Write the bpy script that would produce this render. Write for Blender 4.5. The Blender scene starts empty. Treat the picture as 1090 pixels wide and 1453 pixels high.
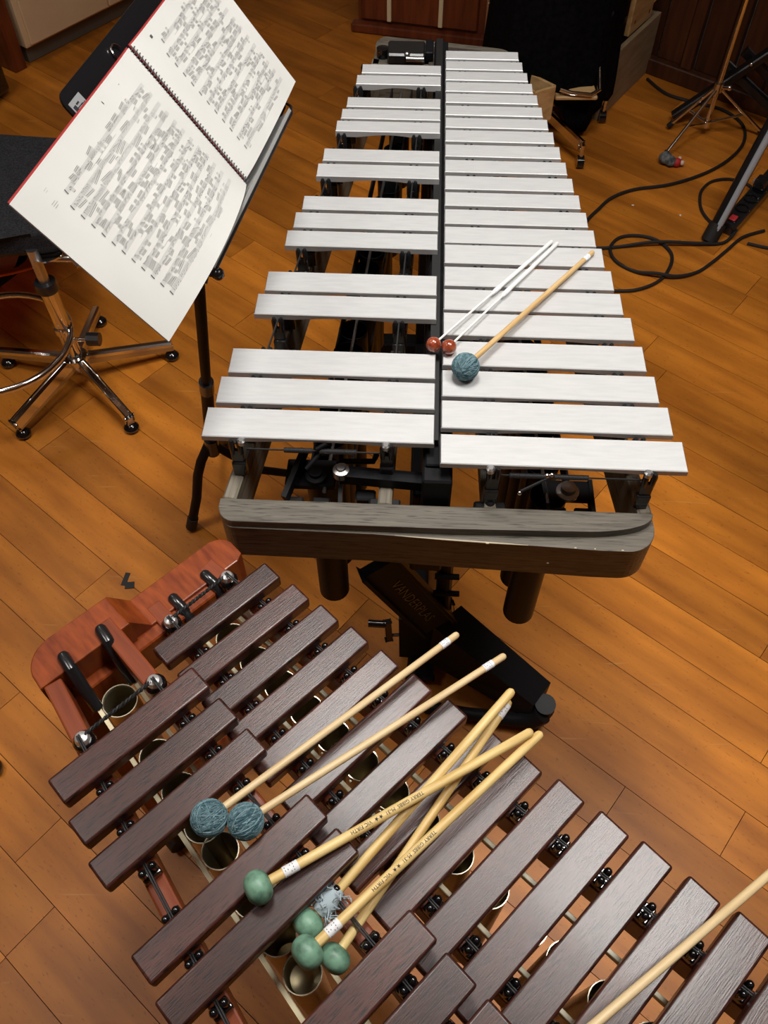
import bpy, bmesh, math, random
from mathutils import Vector, Matrix
random.seed(7)
S = bpy.context.scene
C = S.collection
PI = math.pi

# ------------------------------------------------------------------ camera
cam = bpy.data.cameras.new('camera')
cam.sensor_fit = 'VERTICAL'; cam.sensor_height = 36.0
cam.lens = 36.0 * 1203.0 / 1453.0
cam.clip_start = 0.02; cam.clip_end = 60
camo = bpy.data.objects.new('camera', cam); C.objects.link(camo)
R_ = Vector((0.99895394, 0.04570992, -0.00127801)); U_ = Vector((-0.03650073, 0.81390661, 0.57984802)); F_ = Vector((-0.02754499, 0.57919482, -0.81472366))
M = Matrix.Identity(4)
for i in range(3):
    M[i][0] = R_[i]; M[i][1] = U_[i]; M[i][2] = -F_[i]
M[2][3] = 1.775
camo.matrix_world = M
S.camera = camo

# ------------------------------------------------------------------ world and exposure
wd = bpy.data.worlds.new('world'); S.world = wd; wd.use_nodes = True
wd.node_tree.nodes['Background'].inputs[0].default_value = (1.0, 0.93, 0.85, 1)
wd.node_tree.nodes['Background'].inputs[1].default_value = 0.03
S.view_settings.view_transform = 'Standard'; S.view_settings.look = 'None'
S.view_settings.gamma = 1.0; S.view_settings.exposure = 0.0
S.view_settings.use_curve_mapping = False

# ceiling lamps, the last two added as fill light: (x, y, z, size, watts)
LAMPS = [(-0.08, 1.18, 3.12, 0.60, 12.0), (0.88, 0.72, 3.12, 0.60, 14.0), (-1.55, 0.45, 3.12, 0.60, 5.0), (-1.95, 2.30, 3.12, 0.60, 1.8)]
SPREAD = math.radians(106)
LAMP_COL = (1.0, 0.975, 0.93)

# ------------------------------------------------------------------ materials
def mat(name, col, rough=0.5, metal=0.0, coat=0.0, spec=0.5):
    m = bpy.data.materials.new(name); m.use_nodes = True
    b = m.node_tree.nodes['Principled BSDF']
    b.inputs['Base Color'].default_value = (*col, 1); b.inputs['Roughness'].default_value = rough
    b.inputs['Metallic'].default_value = metal; b.inputs['Coat Weight'].default_value = coat
    b.inputs['Coat Roughness'].default_value = 0.12
    b.inputs['Specular IOR Level'].default_value = spec
    return m

def noisy(m, c1, c2, scale=(1, 1, 1), nscale=20.0, detail=6.0, bump=0.0, lo=0.35, hi=0.65, rand=0.0, c3=None, fine=None, bdist=0.001):
    """two-colour stretched noise in object space, optional random tint per object and a fine pore layer"""
    nt = m.node_tree; N = nt.nodes; L = nt.links
    b = N['Principled BSDF']
    tc = N.new('ShaderNodeTexCoord'); mp = N.new('ShaderNodeMapping'); mp.inputs['Scale'].default_value = scale
    L.new(tc.outputs['Object'], mp.inputs['Vector'])
    oi = N.new('ShaderNodeObjectInfo')
    vm = N.new('ShaderNodeVectorMath'); vm.operation = 'MULTIPLY_ADD'
    cb = N.new('ShaderNodeCombineXYZ')
    for k in range(3): L.new(oi.outputs['Random'], cb.inputs[k])
    L.new(cb.outputs[0], vm.inputs[0]); vm.inputs[1].default_value = (37, 53, 11); L.new(mp.outputs[0], vm.inputs[2])
    nz = N.new('ShaderNodeTexNoise'); nz.inputs['Scale'].default_value = nscale; nz.inputs['Detail'].default_value = detail
    L.new(vm.outputs[0], nz.inputs['Vector'])
    cr = N.new('ShaderNodeValToRGB'); cr.color_ramp.elements[0].position = lo; cr.color_ramp.elements[1].position = hi
    cr.color_ramp.elements[0].color = (*c1, 1); cr.color_ramp.elements[1].color = (*c2, 1)
    L.new(nz.outputs['Fac'], cr.inputs['Fac'])
    out = cr.outputs['Color']
    if fine:
        fcol, fs, fscale, flo, fhi = fine
        m2 = N.new('ShaderNodeMapping'); m2.inputs['Scale'].default_value = fs; L.new(tc.outputs['Object'], m2.inputs['Vector'])
        v2 = N.new('ShaderNodeVectorMath'); v2.operation = 'MULTIPLY_ADD'
        L.new(cb.outputs[0], v2.inputs[0]); v2.inputs[1].default_value = (91, 17, 29); L.new(m2.outputs[0], v2.inputs[2])
        n2 = N.new('ShaderNodeTexNoise'); n2.inputs['Scale'].default_value = fscale; n2.inputs['Detail'].default_value = 3
        L.new(v2.outputs[0], n2.inputs['Vector'])
        r2 = N.new('ShaderNodeMapRange'); r2.inputs['From Min'].default_value = flo; r2.inputs['From Max'].default_value = fhi
        L.new(n2.outputs['Fac'], r2.inputs['Value'])
        mx = N.new('ShaderNodeMix'); mx.data_type = 'RGBA'
        L.new(r2.outputs['Result'], mx.inputs['Factor']); L.new(out, mx.inputs[6]); mx.inputs[7].default_value = (*fcol, 1)
        out = mx.outputs[2]
    if rand > 0:
        mr = N.new('ShaderNodeMapRange'); mr.inputs['To Min'].default_value = 1 - rand; mr.inputs['To Max'].default_value = 1 + rand
        L.new(oi.outputs['Random'], mr.inputs['Value'])
        mu = N.new('ShaderNodeVectorMath'); mu.operation = 'SCALE'; L.new(out, mu.inputs[0]); L.new(mr.outputs[0], mu.inputs['Scale'])
        out = mu.outputs[0]
    L.new(out, b.inputs['Base Color'])
    if bump > 0:
        bp = N.new('ShaderNodeBump'); bp.inputs['Strength'].default_value = bump; bp.inputs['Distance'].default_value = bdist
        L.new((n2 if fine else nz).outputs['Fac'], bp.inputs['Height'])
        if fine: bp.invert = True
        L.new(bp.outputs[0], b.inputs['Normal'])
    return m

m_floor = noisy(mat('floor_wood', (.3, .13, .04), 0.42, coat=0.0, spec=.3), (.33, .100, .010), (.64, .222, .024), (1.0, 7.0, 1), 3.0, 10, bump=0.10, lo=.24, hi=.76, rand=.20,
                fine=((.22, .065, .010), (14, 40, 1), 6.0, .62, .80), bdist=.0003)
def floor_blotch():
    """broad worn patches and thin pale scratches, in world space over all planks"""
    nt = m_floor.node_tree; N = nt.nodes; L = nt.links; b = N['Principled BSDF']
    src = b.inputs['Base Color'].links[0].from_socket
    ge = N.new('ShaderNodeNewGeometry')
    n1 = N.new('ShaderNodeTexNoise'); n1.inputs['Scale'].default_value = 2.6; n1.inputs['Detail'].default_value = 5; L.new(ge.outputs['Position'], n1.inputs['Vector'])
    mr = N.new('ShaderNodeMapRange'); mr.inputs['From Min'].default_value = .35; mr.inputs['From Max'].default_value = .65; mr.inputs['To Min'].default_value = .80; mr.inputs['To Max'].default_value = 1.12
    L.new(n1.outputs['Fac'], mr.inputs['Value'])
    sc = N.new('ShaderNodeVectorMath'); sc.operation = 'SCALE'; L.new(src, sc.inputs[0]); L.new(mr.outputs[0], sc.inputs['Scale'])
    last = sc.outputs[0]
    for rot, sc_, off in ((.5, 5.5, 0), (2.0, 7.0, 3.1), (1.25, 4.3, 7.7)):
        mp = N.new('ShaderNodeMapping'); mp.inputs['Rotation'].default_value = (0, 0, rot); mp.inputs['Location'].default_value = (off, off, 0); mp.inputs['Scale'].default_value = (1, 16, 1)
        L.new(ge.outputs['Position'], mp.inputs['Vector'])
        n2 = N.new('ShaderNodeTexNoise'); n2.inputs['Scale'].default_value = sc_; n2.inputs['Detail'].default_value = 1.5; n2.inputs['Distortion'].default_value = .4; L.new(mp.outputs[0], n2.inputs['Vector'])
        r2 = N.new('ShaderNodeMapRange'); r2.inputs['From Min'].default_value = .735; r2.inputs['From Max'].default_value = .80; r2.inputs['To Max'].default_value = .35; L.new(n2.outputs['Fac'], r2.inputs['Value'])
        mx = N.new('ShaderNodeMix'); mx.data_type = 'RGBA'; L.new(r2.outputs['Result'], mx.inputs['Factor']); L.new(last, mx.inputs[6]); mx.inputs[7].default_value = (.62, .36, .13, 1)
        last = mx.outputs[2]
    L.new(last, b.inputs['Base Color'])
floor_blotch()
m_gap = mat('joint_dark', (.05, .02, .008), 0.8)
m_alu = noisy(mat('silver_bar', (.74, .745, .76), 0.42, metal=0.25), (.585, .59, .595), (.655, .66, .66), (1.0, 7, 1), 26, 4, lo=.3, hi=.7)
m_rose = noisy(mat('rosewood', (.05, .02, .018), 0.34, coat=0.10, spec=.55), (.036, .0100, .0075), (.082, .024, .017), (12, 1.6, 3), 4.0, 7, bump=.28, lo=.3, hi=.72, rand=.25,
               fine=((.010, .004, .0035), (150, 11, 11), 5.0, .55, .64), bdist=.0007)
m_cherry = noisy(mat('cherry_red_wood', (.3, .06, .02), 0.30, coat=0.15, spec=.35), (.15, .026, .007), (.34, .072, .015), (5, 22, 3), 5, 7, lo=.3, hi=.75)
m_cherry_rail = noisy(mat('cherry_rail_wood', (.3, .06, .02), 0.32, coat=0.12, spec=.35), (.17, .034, .011), (.27, .060, .020), (3, 40, 10), 3, 6, lo=.3, hi=.75)
m_oak = noisy(mat('grey_stained_oak', (.12, .1, .08), 0.42), (.085, .073, .056), (.15, .132, .104), (3, 60, 60), 4, 8, bump=.10, lo=.32, hi=.7,
              fine=((.035, .029, .023), (9, 130, 130), 3.0, .56, .68), bdist=.0003)
m_oak_r = noisy(mat('grey_stained_rail_oak', (.12, .1, .08), 0.45), (.085, .072, .052), (.24, .21, .16), (40, 2, 30), 4, 8, bump=.3, lo=.3, hi=.7)
m_black = mat('black_satin_metal', (.009, .009, .010), 0.48, spec=.14)
m_bplast = mat('black_plastic', (.014, .014, .015), 0.25, coat=.3)
m_bgloss = mat('black_gloss', (.006, .006, .007), 0.10, coat=.6)
m_rubber = mat('black_rubber', (.009, .009, .009), 0.6)
m_tube = noisy(mat('black_resonator', (.01, .01, .01), 0.40, spec=.14), (.005, .005, .006), (.009, .009, .009), (1, 1, 1), 8, 3)
m_chrome = mat('chrome', (.80, .79, .77), 0.13, metal=1.0)
m_knob = mat('bright_zinc', (.75, .75, .74), 0.32, metal=.7)
m_steel = mat('brushed_steel', (.55, .55, .55), 0.32, metal=1.0)
m_gold = noisy(mat('champagne_resonator', (.45, .38, .24), 0.33, metal=.85), (.36, .30, .18), (.52, .45, .29), (1, 1, 1), 14, 4)
m_rim = mat('pale_gold_rim', (.85, .78, .58), 0.25, metal=.7)
m_cream = mat('cream_enamel', (.80, .70, .46), 0.35)
m_yarn = noisy(mat('teal_yarn', (.1, .2, .23), 0.95, spec=.1), (.060, .115, .135), (.165, .265, .295), (1, 1, 1), 220, 3, lo=.3, hi=.7)
m_yarn2 = mat('dark_teal_yarn', (.045, .10, .125), 0.95, spec=.1)
m_yarn3 = mat('pale_teal_yarn', (.21, .32, .35), 0.95, spec=.1)
m_frayed = mat('frayed_grey_yarn', (.40, .48, .52), 0.95, spec=.1)
m_green = noisy(mat('green_rubber', (.15, .3, .22), 0.42), (.035, .085, .055), (.19, .36, .25), (1, 1, 1), 60, 7, lo=.30, hi=.56)
m_birch = noisy(mat('birch', (.7, .5, .25), 0.45), (.62, .44, .22), (.80, .62, .36), (14, 14, 1.0), 12, 4, lo=.3, hi=.7)
m_rattan = noisy(mat('rattan', (.7, .5, .25), 0.45), (.60, .38, .12), (.84, .63, .27), (18, 18, 1.6), 8, 5, lo=.3, hi=.65)
m_stick = noisy(mat('tan_stick', (.6, .4, .2), 0.42), (.50, .30, .12), (.66, .45, .21), (14, 14, 1), 12, 4)
m_white = mat('white_plastic', (.82, .82, .80), 0.35)
m_tape = mat('white_tape', (.86, .86, .88), 0.6)
m_ink = mat('black_ink', (.02, .02, .025), 0.7)
m_brownball = noisy(mat('brown_phenolic', (.3, .06, .03), 0.18, coat=.5), (.20, .030, .012), (.38, .085, .035), (1, 1, 1), 130, 4)
m_paper = noisy(mat('score_paper', (.85, .84, .79), 0.85, spec=.2), (.66, .66, .63), (.72, .72, .69), (1, 1, 1), 6, 3)
m_redcover = mat('red_cover', (.35, .03, .03), 0.5)
m_print = mat('grey_print', (.30, .30, .31), 0.8, spec=.1)
m_print2 = mat('dark_print', (.10, .10, .105), 0.8, spec=.1)
m_shelf = mat('shelf_grey', (.33, .33, .32), 0.5)
m_desk = mat('black_painted_steel', (.008, .008, .009), 0.28)
m_fabric = noisy(mat('charcoal_fabric', (.02, .02, .022), 0.95, spec=.1), (.014, .014, .016), (.034, .034, .037), (1, 1, 1), 300, 2, bump=.4)
m_cloth = noisy(mat('black_cloth', (.006, .006, .008), 0.95, spec=.05), (.003, .003, .004), (.006, .006, .007), (1, 1, 1), 60, 3)
m_orange = mat('orange_plastic', (.85, .15, .02), 0.4)
m_laminate = noisy(mat('cream_laminate', (.5, .36, .2), 0.55), (.78, .58, .35), (.84, .65, .41), (1, 1, 1), 5, 3)
m_grey = mat('grey_plinth', (.13, .115, .09), 0.6)
m_redbrown = noisy(mat('redbrown_wood', (.15, .035, .012), 0.35, coat=.2), (.11, .022, .008), (.19, .045, .015), (12, 2, 1), 4, 6)
m_clad = noisy(mat('dark_cladding', (.08, .025, .01), 0.45), (.040, .012, .005), (.085, .026, .009), (12, 12, 1.2), 3, 7, rand=.3)
m_ply = noisy(mat('grey_plywood', (.3, .22, .13), 0.6), (.26, .19, .11), (.35, .26, .16), (3, 3, 14), 3, 5)
m_pine = noisy(mat('pale_pine', (.6, .38, .16), 0.5), (.50, .29, .11), (.68, .44, .20), (3, 14, 14), 3, 6)
m_wall = noisy(mat('wall_plaster', (.55, .52, .47), 0.9, spec=.1), (.40, .38, .34), (.46, .44, .40), (1, 1, 1), 4, 4)
m_ceil = mat('ceiling_white', (.72, .70, .66), 0.9, spec=.1)
m_tube_highlight = mat('tube_highlight_grey', (.36, .39, .43), 0.30, metal=.15)  # painted highlight colour for the black stand tube
m_redsw = mat('red_switch', (.75, .05, .06), 0.3)
m_sticker = mat('silver_sticker', (.30, .31, .32), 0.45)
m_lamp = bpy.data.materials.new('lamp_diffuser'); m_lamp.use_nodes = True
_b = m_lamp.node_tree.nodes['Principled BSDF']; _b.inputs['Emission Color'].default_value = (*LAMP_COL, 1); _b.inputs['Emission Strength'].default_value = 6.0

# ------------------------------------------------------------------ mesh helpers
def rotz(a): return Matrix.Rotation(a, 3, 'Z')

class MB:
    """collects shapes into one bmesh; build() links them as ONE mesh object"""
    def __init__(s): s.bm = bmesh.new(); s.hard = False
    def _bev(s, verts, w, seg):
        if w > 0:
            s.hard = True
            es = {e for v in verts for e in v.link_edges}
            bmesh.ops.bevel(s.bm, geom=list(es), offset=w, segments=seg, affect='EDGES', profile=.5)
    def box(s, c, d, rot=None, bev=0.0, seg=1):
        r = bmesh.ops.create_cube(s.bm, size=1.0); vs = r['verts']
        for v in vs:
            p = Vector((v.co.x * d[0], v.co.y * d[1], v.co.z * d[2]))
            if rot is not None: p = rot @ p
            v.co = p + Vector(c)
        s._bev(vs, bev, seg); return s
    def beam(s, a, b, w, h, bev=0.0, up=(0, 0, 1)):
        a = Vector(a); b = Vector(b); y = (b - a); l = y.length; y.normalize()
        x = y.cross(Vector(up)); x.normalize(); z = x.cross(y)
        m = Matrix((x, y, z)).transposed()
        return s.box((a + b) / 2, (w, l, h), m, bev)
    def tube(s, pts, r, n=10, cap=True, closed=False):
        pts = [Vector(p) for p in pts]; k = len(pts)
        rr = r if isinstance(r, (list, tuple)) else [r] * k
        rings = []; prev = None
        for i, p in enumerate(pts):
            if closed: t = pts[(i + 1) % k] - pts[i - 1]
            else: t = pts[min(i + 1, k - 1)] - pts[max(i - 1, 0)]
            t.normalize()
            if prev is None:
                x = t.cross(Vector((0, 0, 1)))
                if x.length < .05: x = t.cross(Vector((0, 1, 0)))
            else: x = prev - t * prev.dot(t)
            x.normalize(); prev = x; y = t.cross(x)
            rings.append([s.bm.verts.new(p + (x * math.cos(2 * PI * j / n) + y * math.sin(2 * PI * j / n)) * rr[i]) for j in range(n)])
        m = k if closed else k - 1
        for i in range(m):
            a = rings[i]; b = rings[(i + 1) % k]
            for j in range(n): s.bm.faces.new((a[j], a[(j + 1) % n], b[(j + 1) % n], b[j]))
        if cap and not closed:
            s.bm.faces.new(rings[0][::-1]); s.bm.faces.new(rings[-1])
        return s
    def lathe(s, prof, c=(0, 0, 0), n=20, rot=None):
        """prof = [(r, z)...] around z"""
        rings = []
        for r, z in prof:
            ring = []
            for j in range(n if r > 1e-6 else 1):
                p = Vector((r * math.cos(2 * PI * j / n), r * math.sin(2 * PI * j / n), z))
                if rot is not None: p = rot @ p
                ring.append(s.bm.verts.new(p + Vector(c)))
            rings.append(ring)
        for a, b in zip(rings, rings[1:]):
            for j in range(n):
                q = [a[j % len(a)], a[(j + 1) % n % len(a)], b[(j + 1) % n % len(b)], b[j % len(b)]]
                u = []
                for v in q:
                    if v not in u: u.append(v)
                if len(u) > 2: s.bm.faces.new(u)
        return s
    def ball(s, c, r, sc=(1, 1, 1), rot=None, n=16):
        k = n // 2
        s.lathe([(r * sc[0] * math.sin(PI * i / k), -r * sc[2] * math.cos(PI * i / k)) for i in range(k + 1)], c, n, rot); return s
    def prism(s, poly, z0, z1, bev=0.0, seg=2):
        a = [s.bm.verts.new((x, y, z0)) for x, y in poly]; b = [s.bm.verts.new((x, y, z1)) for x, y in poly]
        n = len(poly)
        f = [s.bm.faces.new(a[::-1]), s.bm.faces.new(b)]
        for i in range(n): f.append(s.bm.faces.new((a[i], a[(i + 1) % n], b[(i + 1) % n], b[i])))
        if bev > 0:
            s.hard = True
            es = [e for e in f[1].edges]
            bmesh.ops.bevel(s.bm, geom=es, offset=bev, segments=seg, affect='EDGES', profile=.5)
        return s
    def hexa(s, p):
        """8 points: bottom 4 ccw, top 4 ccw"""
        v = [s.bm.verts.new(q) for q in p]
        for f in ((3, 2, 1, 0), (4, 5, 6, 7), (0, 1, 5, 4), (1, 2, 6, 5), (2, 3, 7, 6), (3, 0, 4, 7)): s.bm.faces.new([v[i] for i in f])
        return s
    def quad(s, a, b, c, d):
        s.bm.faces.new([s.bm.verts.new(q) for q in (a, b, c, d)]); return s
    def mesh(s, name, smooth=True):
        bmesh.ops.recalc_face_normals(s.bm, faces=s.bm.faces)
        me = bpy.data.meshes.new(name); s.bm.to_mesh(me); s.bm.free()
        if smooth:
            me.shade_smooth()
            try: me.set_sharp_from_angle(angle=math.radians(38))
            except Exception: pass
            if len(me.polygons) < 220:
                mx_ = max((p.area for p in me.polygons), default=0)
                for p in me.polygons:
                    if p.area > mx_ * .25 and len(me.polygons) > 20 and s.hard: p.use_smooth = False
        return me
    def build(s, name, m, parent=None, smooth=True):
        return link(name, s.mesh(name, smooth), m, parent)

def link(name, me, m=None, parent=None, loc=None, rz=None, label=None):
    o = bpy.data.objects.new(name, me); C.objects.link(o)
    if m is not None and len(me.materials) == 0: me.materials.append(m)
    if parent is not None: o.parent = parent
    if loc is not None: o.location = loc
    if rz is not None: o.rotation_euler[2] = rz
    if label: o['label'] = label
    return o

def tag(o, label, cat, group=None, kind=None):
    o['label'] = label; o['category'] = cat
    if group: o['group'] = group
    if kind: o['kind'] = kind
    return o

def thing(name, loc, label, cat, rz=0.0, group=None):
    o = bpy.data.objects.new(name, None); C.objects.link(o); o.location = loc; o.rotation_euler[2] = rz
    o.empty_display_size = .05
    return tag(o, label, cat, group)

def struct(o): o['kind'] = 'structure'; return o

def text_mesh(txt, size, depth=0.0):
    cu = bpy.data.curves.new('text', 'FONT'); cu.body = txt; cu.size = size; cu.extrude = depth; cu.align_x = 'CENTER'; cu.align_y = 'CENTER'
    cu.resolution_u = 2
    o = bpy.data.objects.new('text', cu); C.objects.link(o)
    dg = bpy.context.evaluated_depsgraph_get(); dg.update()
    me = bpy.data.meshes.new_from_object(o.evaluated_get(dg))
    bpy.data.objects.remove(o); bpy.data.curves.remove(cu)
    return me

# ------------------------------------------------------------------ the room
ANG = math.radians(-37.2)            # direction of the floor planks and of the back wall
D = Vector((math.cos(ANG), math.sin(ANG), 0)); NV = Vector((-math.sin(ANG), math.cos(ANG), 0))
def rm(a, b, z=0.0): return D * a + NV * b + Vector((0, 0, z))
A0, A1, B0, B1, ZC = -5.2, 4.2, -3.4, 3.38, 3.15
fl = MB(); fl.box((0, 0, 0), (A1 - A0 + .4, B1 - B0 + .4, .05)); fo = fl.build('floor', m_gap, None, False)
fo.location = rm((A0 + A1) / 2, (B0 + B1) / 2, -.047); fo.rotation_euler[2] = ANG; struct(fo)
finv = Matrix.Rotation(-ANG, 4, 'Z') @ Matrix.Translation(-fo.location)
PITCH = .1134; OFF = -.270
view = [(-2.25, 4.3), (1.95, 4.5), (.95, -.05), (-.95, -.1)]
def in_view(p):
    for i in range(4):
        a = view[i]; b = view[(i + 1) % 4]
        if (b[0] - a[0]) * (p[1] - a[1]) - (b[1] - a[1]) * (p[0] - a[0]) > 0: return False
    return True
def pl_box(mb, a0, a1, b0, b1):
    g = .00032; bv = .0010
    a0 += g; a1 -= g; b0 += g; b1 -= g
    mb.hexa([(a0, b0, -.02), (a1, b0, -.02), (a1, b1, -.02), (a0, b1, -.02), (a0 + bv * .4, b0 + bv * .4, 0), (a1 - bv * .4, b0 + bv * .4, 0), (a1 - bv * .4, b1 - bv * .4, 0), (a0 + bv * .4, b1 - bv * .4, 0)])
rng = random.Random(21); rest = MB(); nplank = 0
k0 = int((B0 - OFF) / PITCH) - 1
b = OFF + k0 * PITCH
while b < B1:
    b0 = max(b, B0); b1 = min(b + PITCH, B1); a = A0 - rng.random() * .6
    while a < A1 and b1 > b0 + .01:
        l = rng.uniform(.55, 1.25); a0 = max(a, A0); a1 = min(a + l, A1); a += l
        if a1 - a0 < .02: continue
        vis = any(in_view(rm(a0 + (a1 - a0) * t, (b0 + b1) / 2)[:2]) for t in (0, .25, .5, .75, 1))
        if vis and nplank < 295:
            mb = MB(); L_ = a1 - a0; W_ = b1 - b0; pl_box(mb, -L_ / 2, L_ / 2, -W_ / 2, W_ / 2)
            o = mb.build('plank', m_floor, None, False); nplank += 1
            o.parent = fo; o.location = ((a0 + a1) / 2 - (A0 + A1) / 2, (b0 + b1) / 2 - (B0 + B1) / 2, .047 + rng.uniform(-.0003, .0002))
        else: pl_box(rest, a0 - (A0 + A1) / 2, a1 - (A0 + A1) / 2, b0 - (B0 + B1) / 2, b1 - (B0 + B1) / 2)
    b += PITCH
ro = rest.build('far_planks', m_floor, fo, False); ro.location = (0, 0, .047); ro['kind'] = 'stuff'
# walls
def wall(name, a0, b0, a1, b1, m, th=.1, h=ZC):
    mb = MB(); p = rm(a0, b0); q = rm(a1, b1); d = (q - p).normalized(); n = Vector((-d.y, d.x, 0))
    mb.box((p + q) / 2 + n * th / 2 + Vector((0, 0, h / 2)), ((q - p).length, th, h), rotz(math.atan2(d.y, d.x)))
    return struct(mb.build(name, m, None, False))
wall('wall_back', A0, B1, A1, B1, m_wall)
wall('wall_front', A1, B0, A0, B0, m_wall)
wall('wall_left', A0, B0, A0, B1, m_wall)
wall('wall_right', A1, B1, A1, B0, m_wall)
ce = MB(); ce.box((0, 0, 0), (A1 - A0 + .4, B1 - B0 + .4, .08)); co = ce.build('ceiling', m_ceil, None, False)
co.location = rm((A0 + A1) / 2, (B0 + B1) / 2, ZC + .04); co.rotation_euler[2] = ANG; struct(co)
# dark wooden cladding on the right part of the back wall, board by board
cl = bpy.data.objects.new('trim_1', None); C.objects.link(cl); struct(cl)
cl.location = rm(-1.78, B1); cl.rotation_euler[2] = ANG
a = 0.0; rng2 = random.Random(5)
while a < 5.8:
    w = rng2.choice((.05, .11, .13, .09)); 
    mb = MB(); t = .018 if w > .06 else .038
    mb.box((0, 0, 0), (w - .006, t, 2.2), bev=.003); o = mb.build('panel_board', m_clad, cl, False); o.location = (a + w / 2, -t / 2 - .001, 1.16); a += w
mb = MB(); mb.box((2.9, -.028, .03), (5.8, .05, .06), bev=.004); mb.build('skirting', m_clad, cl, False)
bb = MB(); bb.box((0, 0, 0), (A1 - A0 - 6.0, .014, .08), bev=.003); bo = bb.build('baseboard_back', m_wall, None, False)
bo.location = rm((A0 - 1.8) / 2, B1 - .008, .041); bo.rotation_euler[2] = ANG; struct(bo)

# ceiling lamps and the two added fill lamps
lamp_labels = ['square ceiling lamp above the vibraphone', 'square ceiling lamp above the low end of the marimba', 'added square ceiling fill lamp behind the marimba, far from the back wall', 'added square ceiling fill lamp above the swivel stool and the cabinet']
for (x, y, z, sz, wt), lb in zip(LAMPS, lamp_labels):
    t = thing('ceiling_lamp', (x, y, ZC), lb, 'lamp', ANG, 'square ceiling lamps')
    MB().box((0, 0, -.0125), (sz + .06, sz + .06, .024), bev=.004).build('frame', m_white, t, False)
    MB().box((0, 0, -.027), (sz, sz, .006)).build('diffuser', m_lamp, t, False)
    ld = bpy.data.lights.new('lamp_light', 'AREA'); ld.shape = 'SQUARE'; ld.size = sz; ld.energy = wt; ld.color = LAMP_COL; ld.spread = SPREAD
    lo = bpy.data.objects.new('lamp_light', ld); C.objects.link(lo); lo.parent = t; lo.location = (0, 0, -.034)

# ------------------------------------------------------------------ vibraphone
vib = thing('vibraphone', (0, 0, 0), 'vibraphone with silver metal bars, black resonators and grey-stained oak end boards', 'vibraphone')
ZB = .875
natY = [(.7777, .7247), (.8414, .7888), (.9022, .8497), (.9643, .9126), (1.0279, .9775), (1.0836, 1.0352), (1.1393, 1.0922), (1.1967, 1.1488), (1.2453, 1.2022), (1.2945, 1.2539), (1.3447, 1.3053), (1.3947, 1.3542), (1.4451, 1.4065), (1.4956, 1.4567), (1.5452, 1.5066), (1.5887, 1.5540), (1.6325, 1.5982), (1.6779, 1.6436), (1.7214, 1.6860), (1.7638, 1.7297), (1.8065, 1.7725), (1.8493, 1.8157)]
natX = [.377, .3667, .3561, .3464, .3370, .3268, .3184, .3093, .3005, .2921, .2840, .2763, .2685, .2608, .2524, .2441, .2363, .2297, .2221, .2143, .2061, .1995]
natI = [.0421, .043, .0434, .0442, .0448, .0452] + [.0456] * 16
accY = [(.8131, .7587), (.8746, .8230), (.9341, .8836), (1.0591, 1.0113), (1.1143, 1.0677), (1.2232, 1.1821), (1.2742, 1.2323), (1.3221, 1.2838), (1.4229, 1.3833), (1.4720, 1.4332), (1.5684, 1.5323), (1.6112, 1.5774), (1.6550, 1.6206), (1.7416, 1.7065), (1.7856, 1.7506)]
accX = [-.2911, -.2815, -.2729, -.2514, -.2420, -.2227, -.2139, -.2040, -.1882, -.1810, -.1647, -.1577, -.1500, -.1367, -.1279]
accI = [.0338, .0340, .0341, .0344, .0344, .0349, .0353, .0355, .0359, .0362, .0366, .0366, .0366, .0368, .0368]
def vib_bar(x0, x1, y1, y0, t, zc):
    L_ = abs(x1 - x0); W_ = y1 - y0; bm_ = MB(); n = 14; cut = t * .42
    top = []; bot = []
    hs = L_ / 2
    xs = [-hs + L_ * i / n for i in range(n + 1)]
    def zb(x):
        q = abs(x) / hs
        return -t + (cut * math.cos(q / .52 * PI / 2) ** .8 if q < .52 else 0)
    c = .0012
    vv = []
    for x in xs:
        e = c if abs(abs(x) - hs) < 1e-6 else 0
        sx = x - math.copysign(e, x)
        row = [(sx, -W_ / 2 + c, 0), (sx, W_ / 2 - c, 0), (x, W_ / 2, -c), (x, W_ / 2, zb(x)), (x, -W_ / 2, zb(x)), (x, -W_ / 2, -c)]
        vv.append([bm_.bm.verts.new(p) for p in row])
    for a, b in zip(vv, vv[1:]):
        for j in range(6): bm_.bm.faces.new((a[j], a[(j + 1) % 6], b[(j + 1) % 6], b[j]))
    bm_.bm.faces.new(vv[0]); bm_.bm.faces.new(vv[-1][::-1])
    o = bm_.build('bar', m_alu, vib); o.location = ((x0 + x1) / 2, (y0 + y1) / 2, zc)
    return o
for i in range(22):
    vib_bar(natI[i], natX[i], natY[i][0], natY[i][1], .0095 + .004 * i / 21, ZB)
for i in range(15):
    vib_bar(accX[i], accI[i], accY[i][0], accY[i][1], .0095 + .004 * i / 14, ZB)
# rails
def rail(parent, name, p, q, w, ztop, h, m, bev=.003):
    mb = MB(); p = Vector((*p, ztop - h / 2)); q = Vector((*q, ztop - h / 2)); d = q - p
    mb.box((0, 0, 0), (w, d.length, h), bev=bev)
    o = mb.build(name, m, parent, False); o.location = (p + q) / 2; o.rotation_euler[2] = math.atan2(d.y, d.x) - PI / 2
    return o
YF, YR = .706, 1.96
railA = lambda y: -.2555 + .118 * (y - .708)
railB = lambda y: -.033 + .03 * (y - .708)
railC = lambda y: .117 - .034 * (y - .708)
railD = lambda y: .3355 - .127 * (y - .708)
rails = (railA, railB, railC, railD)
for f_, w, h in ((railA, .020, .085), (railB, .020, .035), (railC, .020, .035), (railD, .020, .085)):
    rail(vib, 'rail', (f_(YF), YF), (f_(YR), YR), w, .80, h, m_oak_r)
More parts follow.
